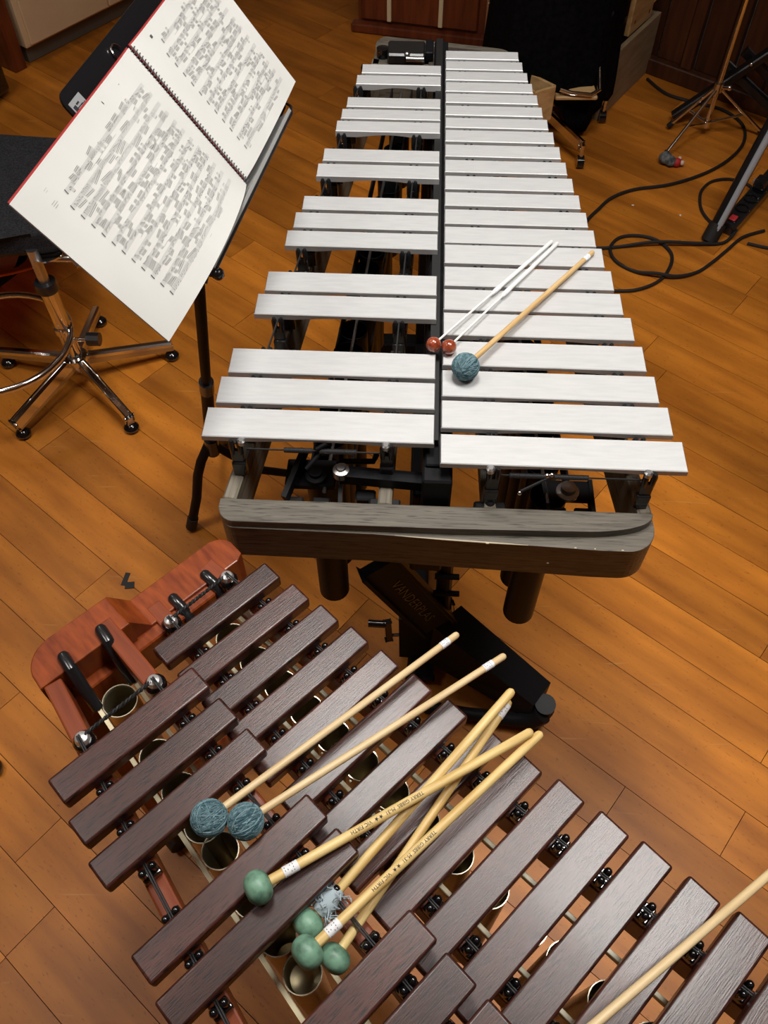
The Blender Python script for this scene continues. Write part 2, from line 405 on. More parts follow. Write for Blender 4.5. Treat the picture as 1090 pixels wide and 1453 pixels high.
# centre damper beam
MB().box((.0375, 1.34, .826), (.030, 1.20, .05), bev=.002).build('centre_beam', m_black, vib, False)
MB().box((.040, .765, .79), (.042, .10, .11), bev=.003).build('centre_bracket', m_black, vib, False)
MB().box((.033, 1.35, .8575), (.014, 1.15, .012)).build('damper_felt', m_rubber, vib, False)
# bar posts: black forks standing on the rails between the bars
fk = MB(); fk.box((0, 0, .014), (.020, .013, .028), bev=.002); fk.box((0, 0, .040), (.018, .006, .026), bev=.001)
for sx in (-1, 1): fk.tube([(sx * .0055, 0, .045), (sx * .0055, 0, .066), (sx * .0055, 0, .072)], [.0042, .0046, .0025], 10)
fork = fk.mesh('bar_post'); fork.materials.append(m_bplast)
def gaps(Y):
    g = [Y[0][1] - .004]
    for i in range(len(Y) - 1):
        d = Y[i + 1][1] - Y[i][0]
        if d < .03: g.append((Y[i + 1][1] + Y[i][0]) / 2)
        else: g += [Y[i][0] + .005, Y[i + 1][1] - .005]
    g.append(Y[-1][0] + .004); return g
gN = gaps(natY); gA = gaps(accY)
for y in gN[0:]:
    for f_, dx in ((railC, .0), (railD, -.006)):
        link('bar_post', fork, None, vib, (f_(y) + dx, y, .80))
for y in gA:
    for f_, dx in ((railB, .0), (railA, .006)):
        link('bar_post', fork, None, vib, (f_(y) + dx, y, .80))
# cords with springs
for f_, dx, g, lb in ((railC, 0, gN, 0), (railD, -.006, gN, 0), (railB, 0, gA, 0), (railA, .006, gA, 0)):
    MB().tube([(f_(y) + dx, y, .8655) for y in (g[0], g[-1])], .0016, 6).build('bar_cord', m_rubber, vib)
m_spring = mat('dark_spring_steel', (.10, .10, .105), 0.35, metal=.7)
def spring(x0, x1, y0, y1, z):
    mb = MB(); n = 26
    p = Vector((x0, y0, z)); q = Vector((x1, y1, z))
    pts = [p - (q - p) * .02]; r = [.0014]
    for i in range(n * 2 + 1):
        pts.append(p.lerp(q, i / (n * 2))); r.append(.0042 if i % 2 else .0034)
    mb.tube(pts, r, 8); return mb.build('spring', m_spring, vib)
MB().tube([(-.229, .753, .857), (-.033, .753, .857)], .0013, 6).build('end_cord', m_rubber, vib)
spring(-.176, -.136, .753, .753, .857); spring(-.126, -.074, .753, .753, .857)
MB().tube([(-.13, .753, .861), (-.118, .757, .868), (-.112, .765, .858), (-.13, .750, .848), (-.145, .738, .835)], .003, 8).build('pull_hook', m_black, vib)
MB().tube([(.112, .722, .857), (.322, .722, .857)], .0013, 6).build('end_cord', m_rubber, vib)
spring(.138, .186, .722, .722, .857); spring(.199, .246, .722, .722, .857)
MB().ball((.189, .722, .859), .004, n=10).ball((.195, .722, .861), .0035, n=10).ball((.154, .709, .835), .0035, n=10).build('chrome_crimp', m_chrome, vib)['label'] = 'small chrome crimps on the front cord'
MB().tube([(.193, .720, .858), (.155, .710, .837)], .0022, 6).build('pull_cord', m_rubber, vib)
# wing screws on front posts
for x, y in ((-.233, .750), (-.033, .750), (.110, .716), (.322, .718)):
    MB().lathe([(0, 0), (.006, 0), (.006, .006), (.0035, .008), (0, .008)], (x, y, .872), 10).build('post_screw', m_steel, vib)
# resonator tubes
def reson(parent, x, y, r, ztop, zbot, m=m_tube):
    mb = MB(); mb.lathe([(0, zbot), (r * .8, zbot), (r, zbot + r * .25), (r, ztop), (r - .0012, ztop + .0003), (r - .0015, ztop - .001), (r - .0015, ztop - .25), (0, ztop - .25)] if ztop - zbot > .27 else
                        [(0, zbot), (r * .9, zbot), (r, zbot + .004), (r, ztop), (r - .0012, ztop + .0003), (r - .0015, ztop - .001), (r - .0015, zbot + .006), (0, zbot + .006)], (x, y, 0), 22)
    return mb.build('resonator_tube', m, parent)
for i in range(22):
    y = sum(natY[i]) / 2; x = (natI[i] + natX[i]) / 2 - .004
    reson(vib, x, y, .0272 - .0085 * i / 21, .775, max(.42 + .013 * i, .42) if i < 20 else .68)
gapfill = [((accY[2][0] + accY[3][1]) / 2), ((accY[4][0] + accY[5][1]) / 2), ((accY[7][0] + accY[8][1]) / 2), ((accY[9][0] + accY[10][1]) / 2), ((accY[12][0] + accY[13][1]) / 2)]
for i in range(15):
    y = sum(accY[i]) / 2; x = (accI[i] + accX[i]) / 2
    reson(vib, x, y, .0272 - .0085 * i / 14, .775, .415 + .018 * i)
for y in gapfill:
    t = (y - .78) / 1.0
    reson(vib, -.118 + .082 * t, y, .0262 - .008 * t, .775, .44 + .25 * t)
# resonator bank side plates and damper fans
for (x0, x1, n_) in ((-.148, -.068, 'a'), (-.086, -.024, 'a'), (.176, .092, 'n'), (.236, .146, 'n')):
    mb = MB(); mb.beam((x0, .775, .768), (x1, 1.87, .768), .003, .03); mb.build('resonator_plate', m_black, vib, False)
for (p, q) in (((-.1235, .742, .776), (-.048, 1.86, .776)), ((.204, .735, .776), (.120, 1.88, .776))):
    MB().tube([p, q], .003, 8).build('fan_shaft', m_steel, vib)
# mechanisms at the front end
MB().beam((-.180, .728, .775), (-.156, .80, .80), .008, .02).build('mount_bracket', m_black, vib, False)
MB().beam((-.098, .722, .775), (-.100, .79, .80), .006, .02).build('mount_bracket', m_black, vib, False)
for x in (-.168, -.128): MB().box((x, .728, .757), (.026, .03, .012), bev=.002).build('foam_pad', m_rubber, vib, False)
MB().lathe([(0, 0), (.016, 0), (.016, .006), (.010, .008), (.010, .014), (.005, .016), (0, .016)], (-.137, .765, .782), 16).build('shaft_bearing', m_black, vib)
MB().box((-.145, .775, .775), (.075, .05, .012), bev=.002).build('bearing_plate', m_black, vib, False)
MB().beam((-.098, .748, .812), (.058, .742, .806), .020, .012, .003).build('linkage_arm', m_black, vib, False)
MB().tube([(-.098, .755, .812), (-.094, .770, .815), (-.07, .771, .815), (-.052, .772, .815), (-.048, .785, .815)], .0045, 8).build('linkage_hook', m_black, vib)
MB().lathe([(0, 0), (.012, 0), (.012, .012), (.007, .014), (.006, .017), (0, .017)], (-.097, .748, .812), 14).build('pivot_bolt', m_steel, vib)
MB().box((.235, .762, .772), (.07, .035, .012), bev=.002).build('bearing_plate', m_black, vib, False)
MB().beam((.205, .722, .765), (.198, .78, .772), .006, .02).build('mount_bracket', m_black, vib, False)
MB().beam((.270, .722, .765), (.268, .78, .772), .006, .02).build('mount_bracket', m_black, vib, False)
MB().lathe([(0, 0), (.017, 0), (.017, .005), (.011, .007), (.011, .016), (.006, .018), (0, .019)], (.233, .755, .778), 18).build('shaft_bearing', m_steel, vib)
for x in (.221, .257): MB().box((x, .728, .757), (.024, .026, .012), bev=.002).build('foam_pad', m_rubber, vib, False)
MB().box((.117, .714, .785), (.046, .014, .028), bev=.003).lathe([(0, 0), (.007, 0), (.005, .004), (0, .004)], (.117, .716, .80), 12).build('rail_bracket', m_bplast, vib, False)
MB().box((-.033, .714, .785), (.046, .014, .022), bev=.003).box((-.062, .735, .775), (.03, .02, .02), bev=.003).build('rail_bracket', m_bplast, vib, False)
# end boards: rounded slabs of grey oak
def arc(cx, cy, rx, ry, a0, a1, n=8): return [(cx + rx * math.cos(math.radians(a0 + (a1 - a0) * i / n)), cy + ry * math.sin(math.radians(a0 + (a1 - a0) * i / n))) for i in range(n + 1)]
top = [(-.268, .707)] + arc(-.243, .692, .0245, .0245, 180, 262, 7) + [(.06, .668), (.12, .669), (.20, .6705)] + arc(.24, .703, .105, .0315, 270, 360, 12) + [(.346, .707)]
MB().prism(top, .786, .801, bev=.0018).build('end_board_top', m_oak, vib, False)
low = [(-.267, .706)] + arc(-.243, .692, .0235, .0260, 180, 266, 8) + [(-.05, .6640), (.06, .659), (.20, .6535), (.27, .6505)] + arc(.308, .6900, .041, .0395, 270, 362, 9) + [(.349, .706)]
MB().prism(low, .716, .7865, bev=.0015).build('end_board', m_oak, vib, False)
m_pale_edge = mat('pale_edge_wood', (.55, .47, .33), 0.6)
MB().tube([(-.02, .6632, .7862), (.05, .6596, .7862), (.12, .6568, .7862), (.17, .6550, .7862)], [.0003, .0011, .0013, .0004], 6).build('pale_edge_line', m_pale_edge, vib)  # thin pale line along the front edge of the ledge
for x_, l_ in ((.113, .004), (.235, .003), (.262, .002), (.30, .003)): MB().box((x_, .6555 - .018 * max(0, x_ - .113), .7863), (l_, .0016, .0016)).build('edge_chip', m_pale_edge, vib, False)
MB().box((.203, .6530, .745), (.003, .0012, .0012)).build('edge_chip', m_pale_edge, vib, False)
far = [(-.118, 1.935), (-.112, 1.99)] + arc(-.088, 2.02, .025, .045, 180, 95, 6) + [(.04, 2.042), (.16, 2.020)] + arc(.165, 1.975, .04, .045, 80, 0, 6) + [(.205, 1.94)]
MB().prism([(x, y) for x, y in far[::-1]], .70, .80, bev=.002).build('rear_end_board', m_oak, vib, False)
MB().box((-.040, 1.965, .812), (.085, .065, .024), bev=.004).build('motor', m_bplast, vib, False)
MB().lathe([(0, 0), (.014, 0), (.014, .02), (.010, .022), (0, .022)], (-.094, 1.968, .80), 16).build('belt_pulley', m_bgloss, vib)
MB().tube([(-.07, 2.025, .806), (.03, 2.020, .806)], .0035, 8).build('steel_rod', m_steel, vib)
MB().hexa([(.02, 1.985, .800), (.145, 1.975, .800), (.13, 1.995, .800), (.02, 2.012, .800), (.02, 1.985, .806), (.145, 1.975, .806), (.13, 1.995, .806), (.02, 2.012, .806)]).ball((.045, 1.998, .807), .006, n=10).build('corner_plate', m_steel, vib, False)
MB().box((.012, 1.978, .812), (.018, .06, .02), bev=.002).build('rear_bracket', m_black, vib, False)
MB().tube([(-.04, 1.93, .815), (.0, 1.93, .815)], .006, 10).ball((-.038, 1.935, .822), .007, n=10).build('motor_shaft', m_steel, vib)
# under-frame, legs and pedal
MB().box((.035, .80, .62), (.055, .05, .22), bev=.004).build('column_head', m_black, vib, False)
rotp = None
mb = MB(); a = Vector((-.050, .795, .50)); b = Vector((.068, .822, .235))
mb.beam(a, b, .075, .022, .004, up=(.25, -.9, .3)); slab = mb.build('pedal_beam', m_black, vib, False)
d = (b - a).normalized(); upn = Vector((.25, -.9, .3)); sx = d.cross(upn).normalized(); nn = sx.cross(d).normalized()
for sgn in (-1, 1): MB().beam(a + sx * sgn * .034 + nn * .012, b + sx * sgn * .034 + nn * .012, .008, .014, .002, up=nn).build('beam_edge', m_black, vib, False)
tm = text_mesh('VANDERPLAS', .030, .0008); tm.materials.clear(); tm.materials.append(m_bplast)
to = bpy.data.objects.new('raised_lettering', tm); C.objects.link(to); to.parent = vib
rot3 = Matrix((d, nn.cross(d), nn)).transposed(); mw = rot3.to_4x4(); mw.translation = (a + b) / 2 + d * .01 + nn * .0113; to.matrix_local = mw
MB().beam((.070, .822, .60), (.078, .838, .24), .028, .02, .004).tube([(.055, .815, .43), (.10, .815, .43)], .006, 8).tube([(.055, .82, .36), (.105, .82, .36)], .006, 8).build('push_rod', m_black, vib, False)
MB().hexa([(-.006, .823, .07), (.118, .818, .07), (.13, .87, .07), (-.006, .88, .07), (-.010, .845, .20), (.10, .845, .225), (.10, .89, .225), (-.01, .89, .20)]).build('pedal_housing', m_black, vib, False)
MB().beam((.012, .852, .214), (.10, .850, .236), .04, .014, .004).build('housing_cap', m_bplast, vib, False)
MB().tube([(-.075, .855, .160), (-.036, .855, .158)], .0085, 12).beam((-.034, .858, .165), (-.030, .842, .115), .014, .012, .002).tube([(-.034, .846, .125), (-.004, .846, .130)], .004, 8).build('height_crank', m_bgloss, vib, True)
MB().hexa([(.055, .800, .10), (.272, .700, .045), (.315, .76, .045), (.11, .86, .10), (.062, .812, .235), (.278, .712, .095), (.318, .765, .095), (.118, .865, .235)]).build('pedal_arm', m_black, vib, False)
MB().tube([(.03, .85, .03), (.02, .75, .03), (.06, .725, .03), (.14, .715, .03), (.24, .705, .035), (.285, .700, .05), (.30, .705, .07)], [.016, .016, .015, .014, .016, .020, .022], 12).build('foot_rail', m_black, vib)
MB().lathe([(0, 0), (.024, 0), (.026, .012), (.024, .014), (.026, .024), (.024, .026), (.026, .038), (.024, .040), (.026, .052), (.022, .06), (.022, .09), (0, .092)], (.305, .738, .0), 18, Matrix.Rotation(math.radians(12), 3, 'X')).build('foot_cap', m_rubber, vib)
MB().beam((.03, .86, .04), (.03, 1.84, .04), .05, .05, .006).build('base_beam', m_black, vib, False)
MB().beam((-.20, 1.84, .035), (.22, 1.84, .035), .05, .05, .006).build('base_cross', m_black, vib, False)
MB().box((.03, 1.84, .38), (.05, .05, .68), bev=.004).build('rear_column', m_black, vib, False)
MB().beam((-.05, .72, .70), (.14, .72, .70), .05, .03, .003).beam((.035, .72, .67), (.035, 1.95, .67), .03, .03, .003).build('under_frame', m_black, vib, False)
MB().beam((.045, .885, .10), (.045, .80, .02), .05, .03, .004).build('pedal_brace', m_black, vib, False)

# ------------------------------------------------------------------ marimba (local x = along the row, local y = along the bars)
TH = math.radians(46.6 - 90)
mar = thing('marimba', (0, 0, 0), 'marimba with dark rosewood bars, cherry-red wooden frame and gold resonator tubes', 'marimba', TH)
def rose_bar(s0, w, u0, u1, zt, t=.020):
    mb = MB(); mb.box((0, 0, -t / 2), (w, u1 - u0, t), bev=.0032, seg=3)
    o = mb.build('bar', m_rose, mar); o.location = (s0 + w / 2, (u0 + u1) / 2, zt); return o
MN = [(-.5305, .032, .117, .295), (-.4815, .033, .118, .301), (-.434, .0345, .118, .307), (-.385, .033, .116, .3135), (-.3365, .033, .114, .318), (-.287, .033, .112, .324), (-.2365, .033, .110, .3305), (-.188, .034, .108, .337), (-.1365, .0355, .107, .3425), (-.086, .038, .105, .3505), (-.032, .039, .104, .3565), (.0185, .039, .103, .3635), (.073, .039, .102, .3695), (.127, .040, .101, .377), (.181, .041, .10, .384), (.235, .041, .10, .391), (.289, .041, .10, .398), (.343, .042, .10, .405), (.398, .042, .10, .412), (.453, .042, .10, .419)]
MA = [(-.457, .035, -.0575, .1325), (-.4055, .0345, -.065, .1325), (-.3560, .035, -.0725, .1325), (-.2560, .0345, -.089, .1325), (-.2087, .035, -.095, .132), (-.102, .039, -.113, .1315), (-.051, .040, -.121, .1305), (.002, .040, -.130, .130), (.104, .040, -.147, .130), (.158, .040, -.155, .130), (.266, .041, -.172, .130), (.320, .041, -.180, .130), (.374, .041, -.188, .130)]
for q in MN: rose_bar(*q, .84)
for q in MA: rose_bar(*q, .88)
SE = .56
ra = lambda s: -.017 - .15 * (s + .42)
rb = lambda s: .0915 - .018 * (s + .42)
rc = lambda s: .160 + .002 * (s + .5)
rd = lambda s: .2585 + .10 * (s + .5)
def mrail(f_, s0, s1, w, zt, h):
    p = Vector((s0, f_(s0), 0)); q = Vector((s1, f_(s1), 0)); d_ = q - p
    mb = MB(); mb.box((0, 0, -h / 2), (d_.length, w, h), bev=.0025, seg=2)
    o = mb.build('rail', m_cherry_rail, mar, False); o.location = ((p.x + q.x) / 2, (p.y + q.y) / 2, zt); o.rotation_euler[2] = math.atan2(d_.y, d_.x)
mrail(ra, -.575, SE, .022, .8405, .05); mrail(rb, -.603, SE, .022, .8405, .045)
mrail(rc, -.605, SE, .022, .8005, .045); mrail(rd, -.607, SE, .023, .8005, .05)
# high end block: upper step for the accidentals, lower step for the naturals
blkA = [(-.577, -.0085)] + arc(-.592, .032, .0375, .0395, 270, 180, 8)[1:] + [(-.6300, .117), (-.577, .117)]
MB().prism(blkA[::-1], .72, .84, bev=.002).build('end_block_upper', m_cherry, mar, False)
blkB = [(-.6305, .141), (-.6305, .272)] + arc(-.608, .272, .0225, .0225, 180, 95, 6)[1:] + [(-.587, .2935), (-.580, .282), (-.580, .141)]
MB().prism(blkB, .70, .80, bev=.002).build('end_block_lower', m_cherry, mar, False)
MB().hexa([(-.6303, .1165, .70), (-.580, .1165, .70), (-.580, .1415, .70), (-.6303, .1415, .70), (-.6303, .1165, .8395), (-.580, .1165, .8395), (-.580, .1415, .7995), (-.6303, .1415, .7995)]).build('step_block', m_cherry, mar, False)
MB().box((-.572, .118, .765), (.020, .225, .06), bev=.002).build('inner_cross_rail', m_cherry, mar, False)
# low end block
MB().box((SE + .02, .0, .79), (.05, .36, .10), bev=.008, seg=2).box((SE + .02, .28, .75), (.05, .30, .10), bev=.008, seg=2).build('low_end_block', m_cherry, mar, False)
# legs with castors
for s_ in (-.605, SE + .02):
    for u_ in (.02, .26):
        MB().box((0, 0, 0), (.045, .045, .60), bev=.006).build('leg', m_cherry, mar, False).location = (s_ + (0.0 if s_ < 0 else 0), u_, .415)
        MB().tube([(s_ - .011, u_, .03), (s_ + .011, u_, .03)], .03, 18).box((s_, u_, .09), (.03, .03, .06), bev=.004).build('castor', m_rubber, mar)
MB().beam((-.60, .02, .30), (-.60, .26, .30), .03, .05, .004).build('lower_cross_rail', m_cherry, mar, False)
# posts: black pegs in pairs with the cord between them
pg = MB(); pg.box((0, 0, .006), (.014, .021, .012), bev=.002, seg=2)
for sgn in (-1, 1):
    pg.lathe([(.0044, .010), (.0044, .022), (.0040, .0248), (.0024, .0268), (0, .0275)], (0, sgn * .0062, 0), 12)
peg = pg.mesh('bar_post'); peg.materials.append(m_bgloss)
def centers(B):
    g = [(B[0][0] - .004)]
    for i in range(len(B) - 1):
        e = B[i][0] + B[i][1]; n_ = B[i + 1][0]
        if n_ - e < .03: g.append((e + n_) / 2)
        else: g += [e + .007, n_ - .007]
    return g
gMN = centers(MN); gMA = centers(MA)
for s_ in gMN[1:]:
    for f_ in (rc, rd): link('bar_post', peg, None, mar, (s_, f_(s_), .8005), PI / 2 * 0)
for s_ in gMA[1:]:
    for f_ in (ra, rb): link('bar_post', peg, None, mar, (s_, f_(s_), .8405))
for f_, z, s0 in ((ra, .862, -.486), (rb, .862, -.486), (rc, .822, -.563), (rd, .822, -.563)):
    for o_ in (-.0012, .0012):
        MB().tube([(s0, f_(s0) + o_, z), (SE - .02, f_(SE - .02) + o_, z)], .0011, 6).build('bar_cord', m_rubber, mar)
# end knobs of bright metal on black seats, joined by a tied black cord
for s_, f_, z in ((-.484, ra, .8405), (-.485, rb, .8405), (-.560, rc, .8005), (-.562, rd, .8005)):
    u_ = f_(s_); u_ += (.002 if f_ in (ra,) else 0)
    MB().lathe([(0, 0), (.013, 0), (.013, .006), (.010, .010), (0, .010)], (s_, u_, z), 18).build('knob_seat', m_bgloss, mar)
    MB().lathe([(0, .008), (.0085, .008), (.0090, .012), (.0070, .017), (.003, .019), (0, .0195)], (s_, u_, z), 18).build('end_knob', m_knob, mar)
def rope(p, q, z, name='tied_cord'):
    mb = MB(); p = Vector((*p, z)); q = Vector((*q, z)); dd = (q - p).normalized(); x = dd.cross(Vector((0, 0, 1)))
    for ph in (0, PI):
        pts = []
        n = 46
        for i in range(n + 1):
            a_ = i * 1.15 + ph
            pts.append(p.lerp(q, i / n) + x * math.cos(a_) * .0014 + Vector((0, 0, math.sin(a_) * .0014)))
        mb.tube(pts, .0015, 6)
    return mb.build(name, m_rubber, mar)
rope((-.484, ra(-.484)), (-.485, rb(-.485)), .857); rope((-.560, rc(-.56)), (-.562, rd(-.56)), .817)
# resonator banks: cream side strips, black sleeves, gold tubes
so = lambda s: .034 - .082 * (s + .60)
si = lambda s: .0865 - .088 * (s + .60)
no = lambda s: .2385 + .055 * (s + .56)
ni = lambda s: .1850 + .012 * (s + .56)
for f_, z, s0 in ((so, .78, -.60), (si, .78, -.60), (ni, .755, -.60), (no, .755, -.60)):
    MB().beam((s0 + .01, f_(s0), z), (SE - .01, f_(SE), z), .0055, .012, .0008).build('resonator_strip', m_cream, mar, False)
    zs = .838 if z > .77 else .795
    MB().tube([(s0 + .004, f_(s0), zs + .006), (s0 + .007, f_(s0), zs + .006), (s0 + .024, f_(s0 + .024), zs + .004), (s0 + .046, f_(s0 + .05), z + .022), (s0 + .060, f_(s0 + .06), z + .004)], [.0058, .0074, .0076, .0078, .0070], 14).build('black_sleeve', m_bplast, mar)
def mtube(s_, u_, r, zt, zb, shallow=False):
    mb = MB()
    zi = zt - (.045 if shallow else .16)
    mb.lathe([(0, zb), (r * .9, zb), (r, zb + .005), (r, zt)], (s_, u_, 0), 26)
    o = mb.build('resonator_tube', m_gold, mar)
    MB().lathe([(r, zt), (r, zt + .0012), (r - .0012, zt + .0012), (r - .0014, zt - .004)], (s_, u_, 0), 26).build('rim', m_rim, o)
    MB().lathe([(r - .0014, zt - .003), (r - .0016, zi + .012), (r * .8, zi + .003), (r * .4, zi), (0, zi)], (s_, u_, 0), 26).build('tube_lining', m_gold, o)
    MB().ball((s_ + r * .2, u_ - r - .0015, zt - .006), .0022, n=8).build('rivet', m_rim, o)
acc_s = [-.530] + [q[0] + q[1] / 2 for q in MA[:3]] + [-.302] + [q[0] + q[1] / 2 for q in MA[3:5]] + [-.146] + [q[0] + q[1] / 2 for q in MA[5:8]] + [.077] + [q[0] + q[1] / 2 for q in MA[8:]]
for s_ in acc_s:
    u_ = (so(s_) + si(s_)) / 2; r = min((si(s_) - so(s_)) / 2 - .004, .0225)
    mtube(s_, u_, r * 1.0 if s_ < .2 else r, .782, .50 - .3 * (s_ + .6), shallow=abs(s_ + .146) < .01)
for q in MN:
    s_ = q[0] + q[1] / 2; u_ = (ni(s_) + no(s_)) / 2
    mtube(s_, u_, .0215, .757, .50 - .3 * (s_ + .6))
# cream cap frame around the first accidental tube
MB().tube([(-.548, so(-.548) , .790), (-.563, so(-.56) + .002, .790), (-.565, so(-.56) + .006, .790), (-.566, si(-.56) - .006, .790), (-.563, si(-.56) - .002, .790), (-.548, si(-.548), .790)], .0022, 8).build('end_bracket', m_cream, mar)
for u_ in (so(-.545), si(-.545)):
    MB().ball((-.545, u_, .789), .003, n=8).ball((-.556, u_, .789), .0028, n=8).build('rivet', m_rim, mar)

# ------------------------------------------------------------------ mallets
def frame_between(a, b):
    a = Vector(a); b = Vector(b); z = (b - a).normalized(); x = z.cross(Vector((0, 0, 1))).normalized(); y = z.cross(x)
    m_ = Matrix((x, y, z)).transposed().to_4x4(); m_.translation = a; return m_, (b - a).length
def mallet(name, label, group, head, end, hr, kind, stick_r=.0045, sm=m_birch, tape=None, text=None, z_up=None, cat='mallet'):
    mw, L_ = frame_between(head, end)
    t = thing(name, (0, 0, 0), label, cat, 0, group); t.matrix_world = mw
    MB().tube([(0, 0, .0), (0, 0, L_ - stick_r), (0, 0, L_ - stick_r * .35), (0, 0, L_)], [stick_r, stick_r, stick_r * .8, stick_r * .3], 14).build('handle', sm, t)
    if kind == 'yarn':
        h = MB().ball((0, 0, 0), hr * .95, n=24).build('yarn_head', m_yarn, t)
        rg = random.Random(int(hr * 1e5) + len(label)); 
        for mm, cnt in ((m_yarn, 60), (m_yarn2, 22), (m_yarn3, 22)):
            mb = MB()
            for _ in range(cnt):
                ax = Vector((rg.gauss(0, 1), rg.gauss(0, 1), rg.gauss(0, .32))).normalized(); x = ax.orthogonal().normalized(); y = ax.cross(x)
                off = rg.uniform(-.30, .30) * hr; rr = math.sqrt(max((hr * rg.uniform(.955, 1.0)) ** 2 - off * off, 1e-8))
                mb.tube([ax * off + (x * math.cos(k * PI / 12) + y * math.sin(k * PI / 12)) * rr for k in range(24)], .00075, 4, closed=True)
            mb.build('yarn_strand', mm, h)
    if kind == 'rubber':
        prof = [(hr * 1.05 * math.sin(PI * i / 12) ** .75, -hr * .82 * math.cos(PI * i / 12)) for i in range(13)]
        prof[0] = (0, -hr * .82); prof[-1] = (0, hr * .82)
        MB().lathe(prof, (0, 0, 0), 22).build('rubber_head', m_green, t)
    if kind == 'ball':
        MB().ball((0, 0, 0), hr, n=24).build('ball_head', m_brownball, t)
    if tape:
        z0, z1 = tape
        MB().tube([(0, 0, z0), (0, 0, z1)], stick_r + .0004, 16, cap=False).build('white_tape', m_tape, t)
        mb = MB(); rg = random.Random(3)
        for k in range(5):
            zz = z0 + (z1 - z0) * (k + .6) / 5.5
            for an in range(0, 360, 30):
                if rg.random() < .55:
                    aa = math.radians(an); rr = stick_r + .0006; da = .22
                    mb.quad((rr * math.cos(aa), rr * math.sin(aa), zz), (rr * math.cos(aa + da), rr * math.sin(aa + da), zz), (rr * math.cos(aa + da), rr * math.sin(aa + da), zz + .0007), (rr * math.cos(aa), rr * math.sin(aa), zz + .0007))
        mb.build('tape_print', m_print2, t, False)
    if text:
        txt, zc, size = text
        me = text_mesh(txt, size); me.materials.clear(); me.materials.append(m_ink)
        inv = mw.inverted().to_3x3(); cam_dir = (inv @ (Vector((0, 0, 1.775)) - mw @ Vector((0, 0, zc)))).normalized(); up_ = inv @ Vector((0, 0, 1))
        n_ = (up_ * .75 + cam_dir * .25); n_.z = 0; n_.normalize()
        # letters run from the butt end towards the head, upside down as seen from the marimba side
        xd = Vector((0, 0, -1)); yd = n_.cross(xd)
        for v in me.vertices:
            lx, ly = v.co.x, v.co.y
            an = ly / (stick_r + .0003); rr = stick_r + .0003
            v.co = xd * lx + n_ * (math.cos(an) * rr) + yd * (math.sin(an) * rr) + Vector((0, 0, zc))
        o = bpy.data.objects.new('stamped_lettering', me); C.objects.link(o); o.parent = t
    return t
g1 = 'teal yarn mallets lying on the marimba'
mallet('yarn_mallet', 'teal yarn-headed mallet on the marimba, left of its twin, birch handle', g1, (-.190, .238, .892), (.067, .479, .853), .0186, 'yarn', .0043, m_birch, tape=(.325, .338))
mallet('yarn_mallet', 'teal yarn-headed mallet on the marimba, right of its twin, dark mark on its taped end', g1, (-.1525, .2365, .892), (.123, .453, .853), .0184, 'yarn', .0043, m_birch, tape=(.318, .332))
g2 = 'green rubber mallets lying on the marimba'
TXT = 'TERRY GIBBS  M-31  \u2605\u2605  VIC FIRTH'
mallet('rubber_mallet', 'green rubber mallet lying alone across two rosewood bars, handle stamped with black letters', g2, (-.131, .174, .896), (.147, .353, .872), .0160, 'rubber', .0052, m_rattan, tape=(.027, .043), text=(TXT, .145, .0054))
f2 = mallet('rubber_mallet', 'green rubber mallet with frayed grey yarn hanging round its neck', g2, (-.083, .150, .856), (.126, .396, .883), .0160, 'rubber', .0052, m_rattan, tape=None)
mallet('rubber_mallet', 'green rubber mallet over the bright resonator tube, white tape at its neck', g2, (-.080, .123, .874), (.158, .354, .866), .0160, 'rubber', .0052, m_rattan, tape=(.024, .040), text=(TXT, .125, .0054))
mallet('rubber_mallet', 'green rubber mallet nearest the low bars, plain handle lying under the others', g2, (-.055, .122, .852), (.1245, .392, .8625), .0155, 'rubber', .0050, m_rattan, tape=(.300, .318))
# frayed yarn
mb = MB(); rg = random.Random(9)
mb.lathe([(.0075, .014), (.0105, .020), (.0112, .030), (.0085, .040), (.0065, .044)], (0, 0, 0), 16)
for k in range(70):
    an = rg.uniform(0, 2 * PI); r0 = .009; z0 = rg.uniform(.014, .042)
    p0 = Vector((math.cos(an) * r0, math.sin(an) * r0, z0)); l = rg.uniform(.004, .014)
    p1 = p0 + Vector((math.cos(an), math.sin(an), rg.uniform(-.9, .9))) * l * .6; p2 = p1 + Vector((rg.uniform(-1, 1), rg.uniform(-1, 1), rg.uniform(-1, 1))) * l * .5
    mb.tube([p0, p1, p2], .0006, 4)
mb.build('frayed_yarn', m_frayed, f2)
# lone birch handle at the right
t = mallet('mallet_handle', 'pale birch mallet crossing the low bars at the right edge, head out of sight', None, (.06, -.0165, .8875), (.43, .2525, .849), .0185, 'yarn', .0046, m_birch)
# mallets on the vibraphone
def thin_mallet(label, head, mid, end):
    mw, L_ = frame_between(head, end); t = thing('ball_mallet', (0, 0, 0), label, 'mallet', 0, 'thin white mallets on the vibraphone'); t.matrix_world = mw
    lm = (Vector(mid) - Vector(head)).length
    MB().ball((0, 0, 0), .0115, n=24).build('ball_head', m_brownball, t)
    MB().tube([(0, 0, 0), (0, 0, lm)], .0017, 10).build('rod', m_white, t)
    MB().tube([(0, 0, lm - .004), (0, 0, lm), (0, 0, L_ - .002), (0, 0, L_)], [.0022, .0034, .0034, .0022], 12).build('grip', m_white, t)
    MB().tube([(0, 0, lm + .004), (0, 0, lm + .018)], .0038, 12, cap=False).build('grip_band', m_tape, t)
thin_mallet('thin white mallet with brown ball head on the silver bars, left of its twin', (.030, .942, .8868), (.122, 1.067, .8835), (.226, 1.206, .8795))
thin_mallet('thin white mallet with brown ball head on the silver bars, right of its twin', (.053, .938, .8868), (.136, 1.064, .8835), (.235, 1.202, .8795))
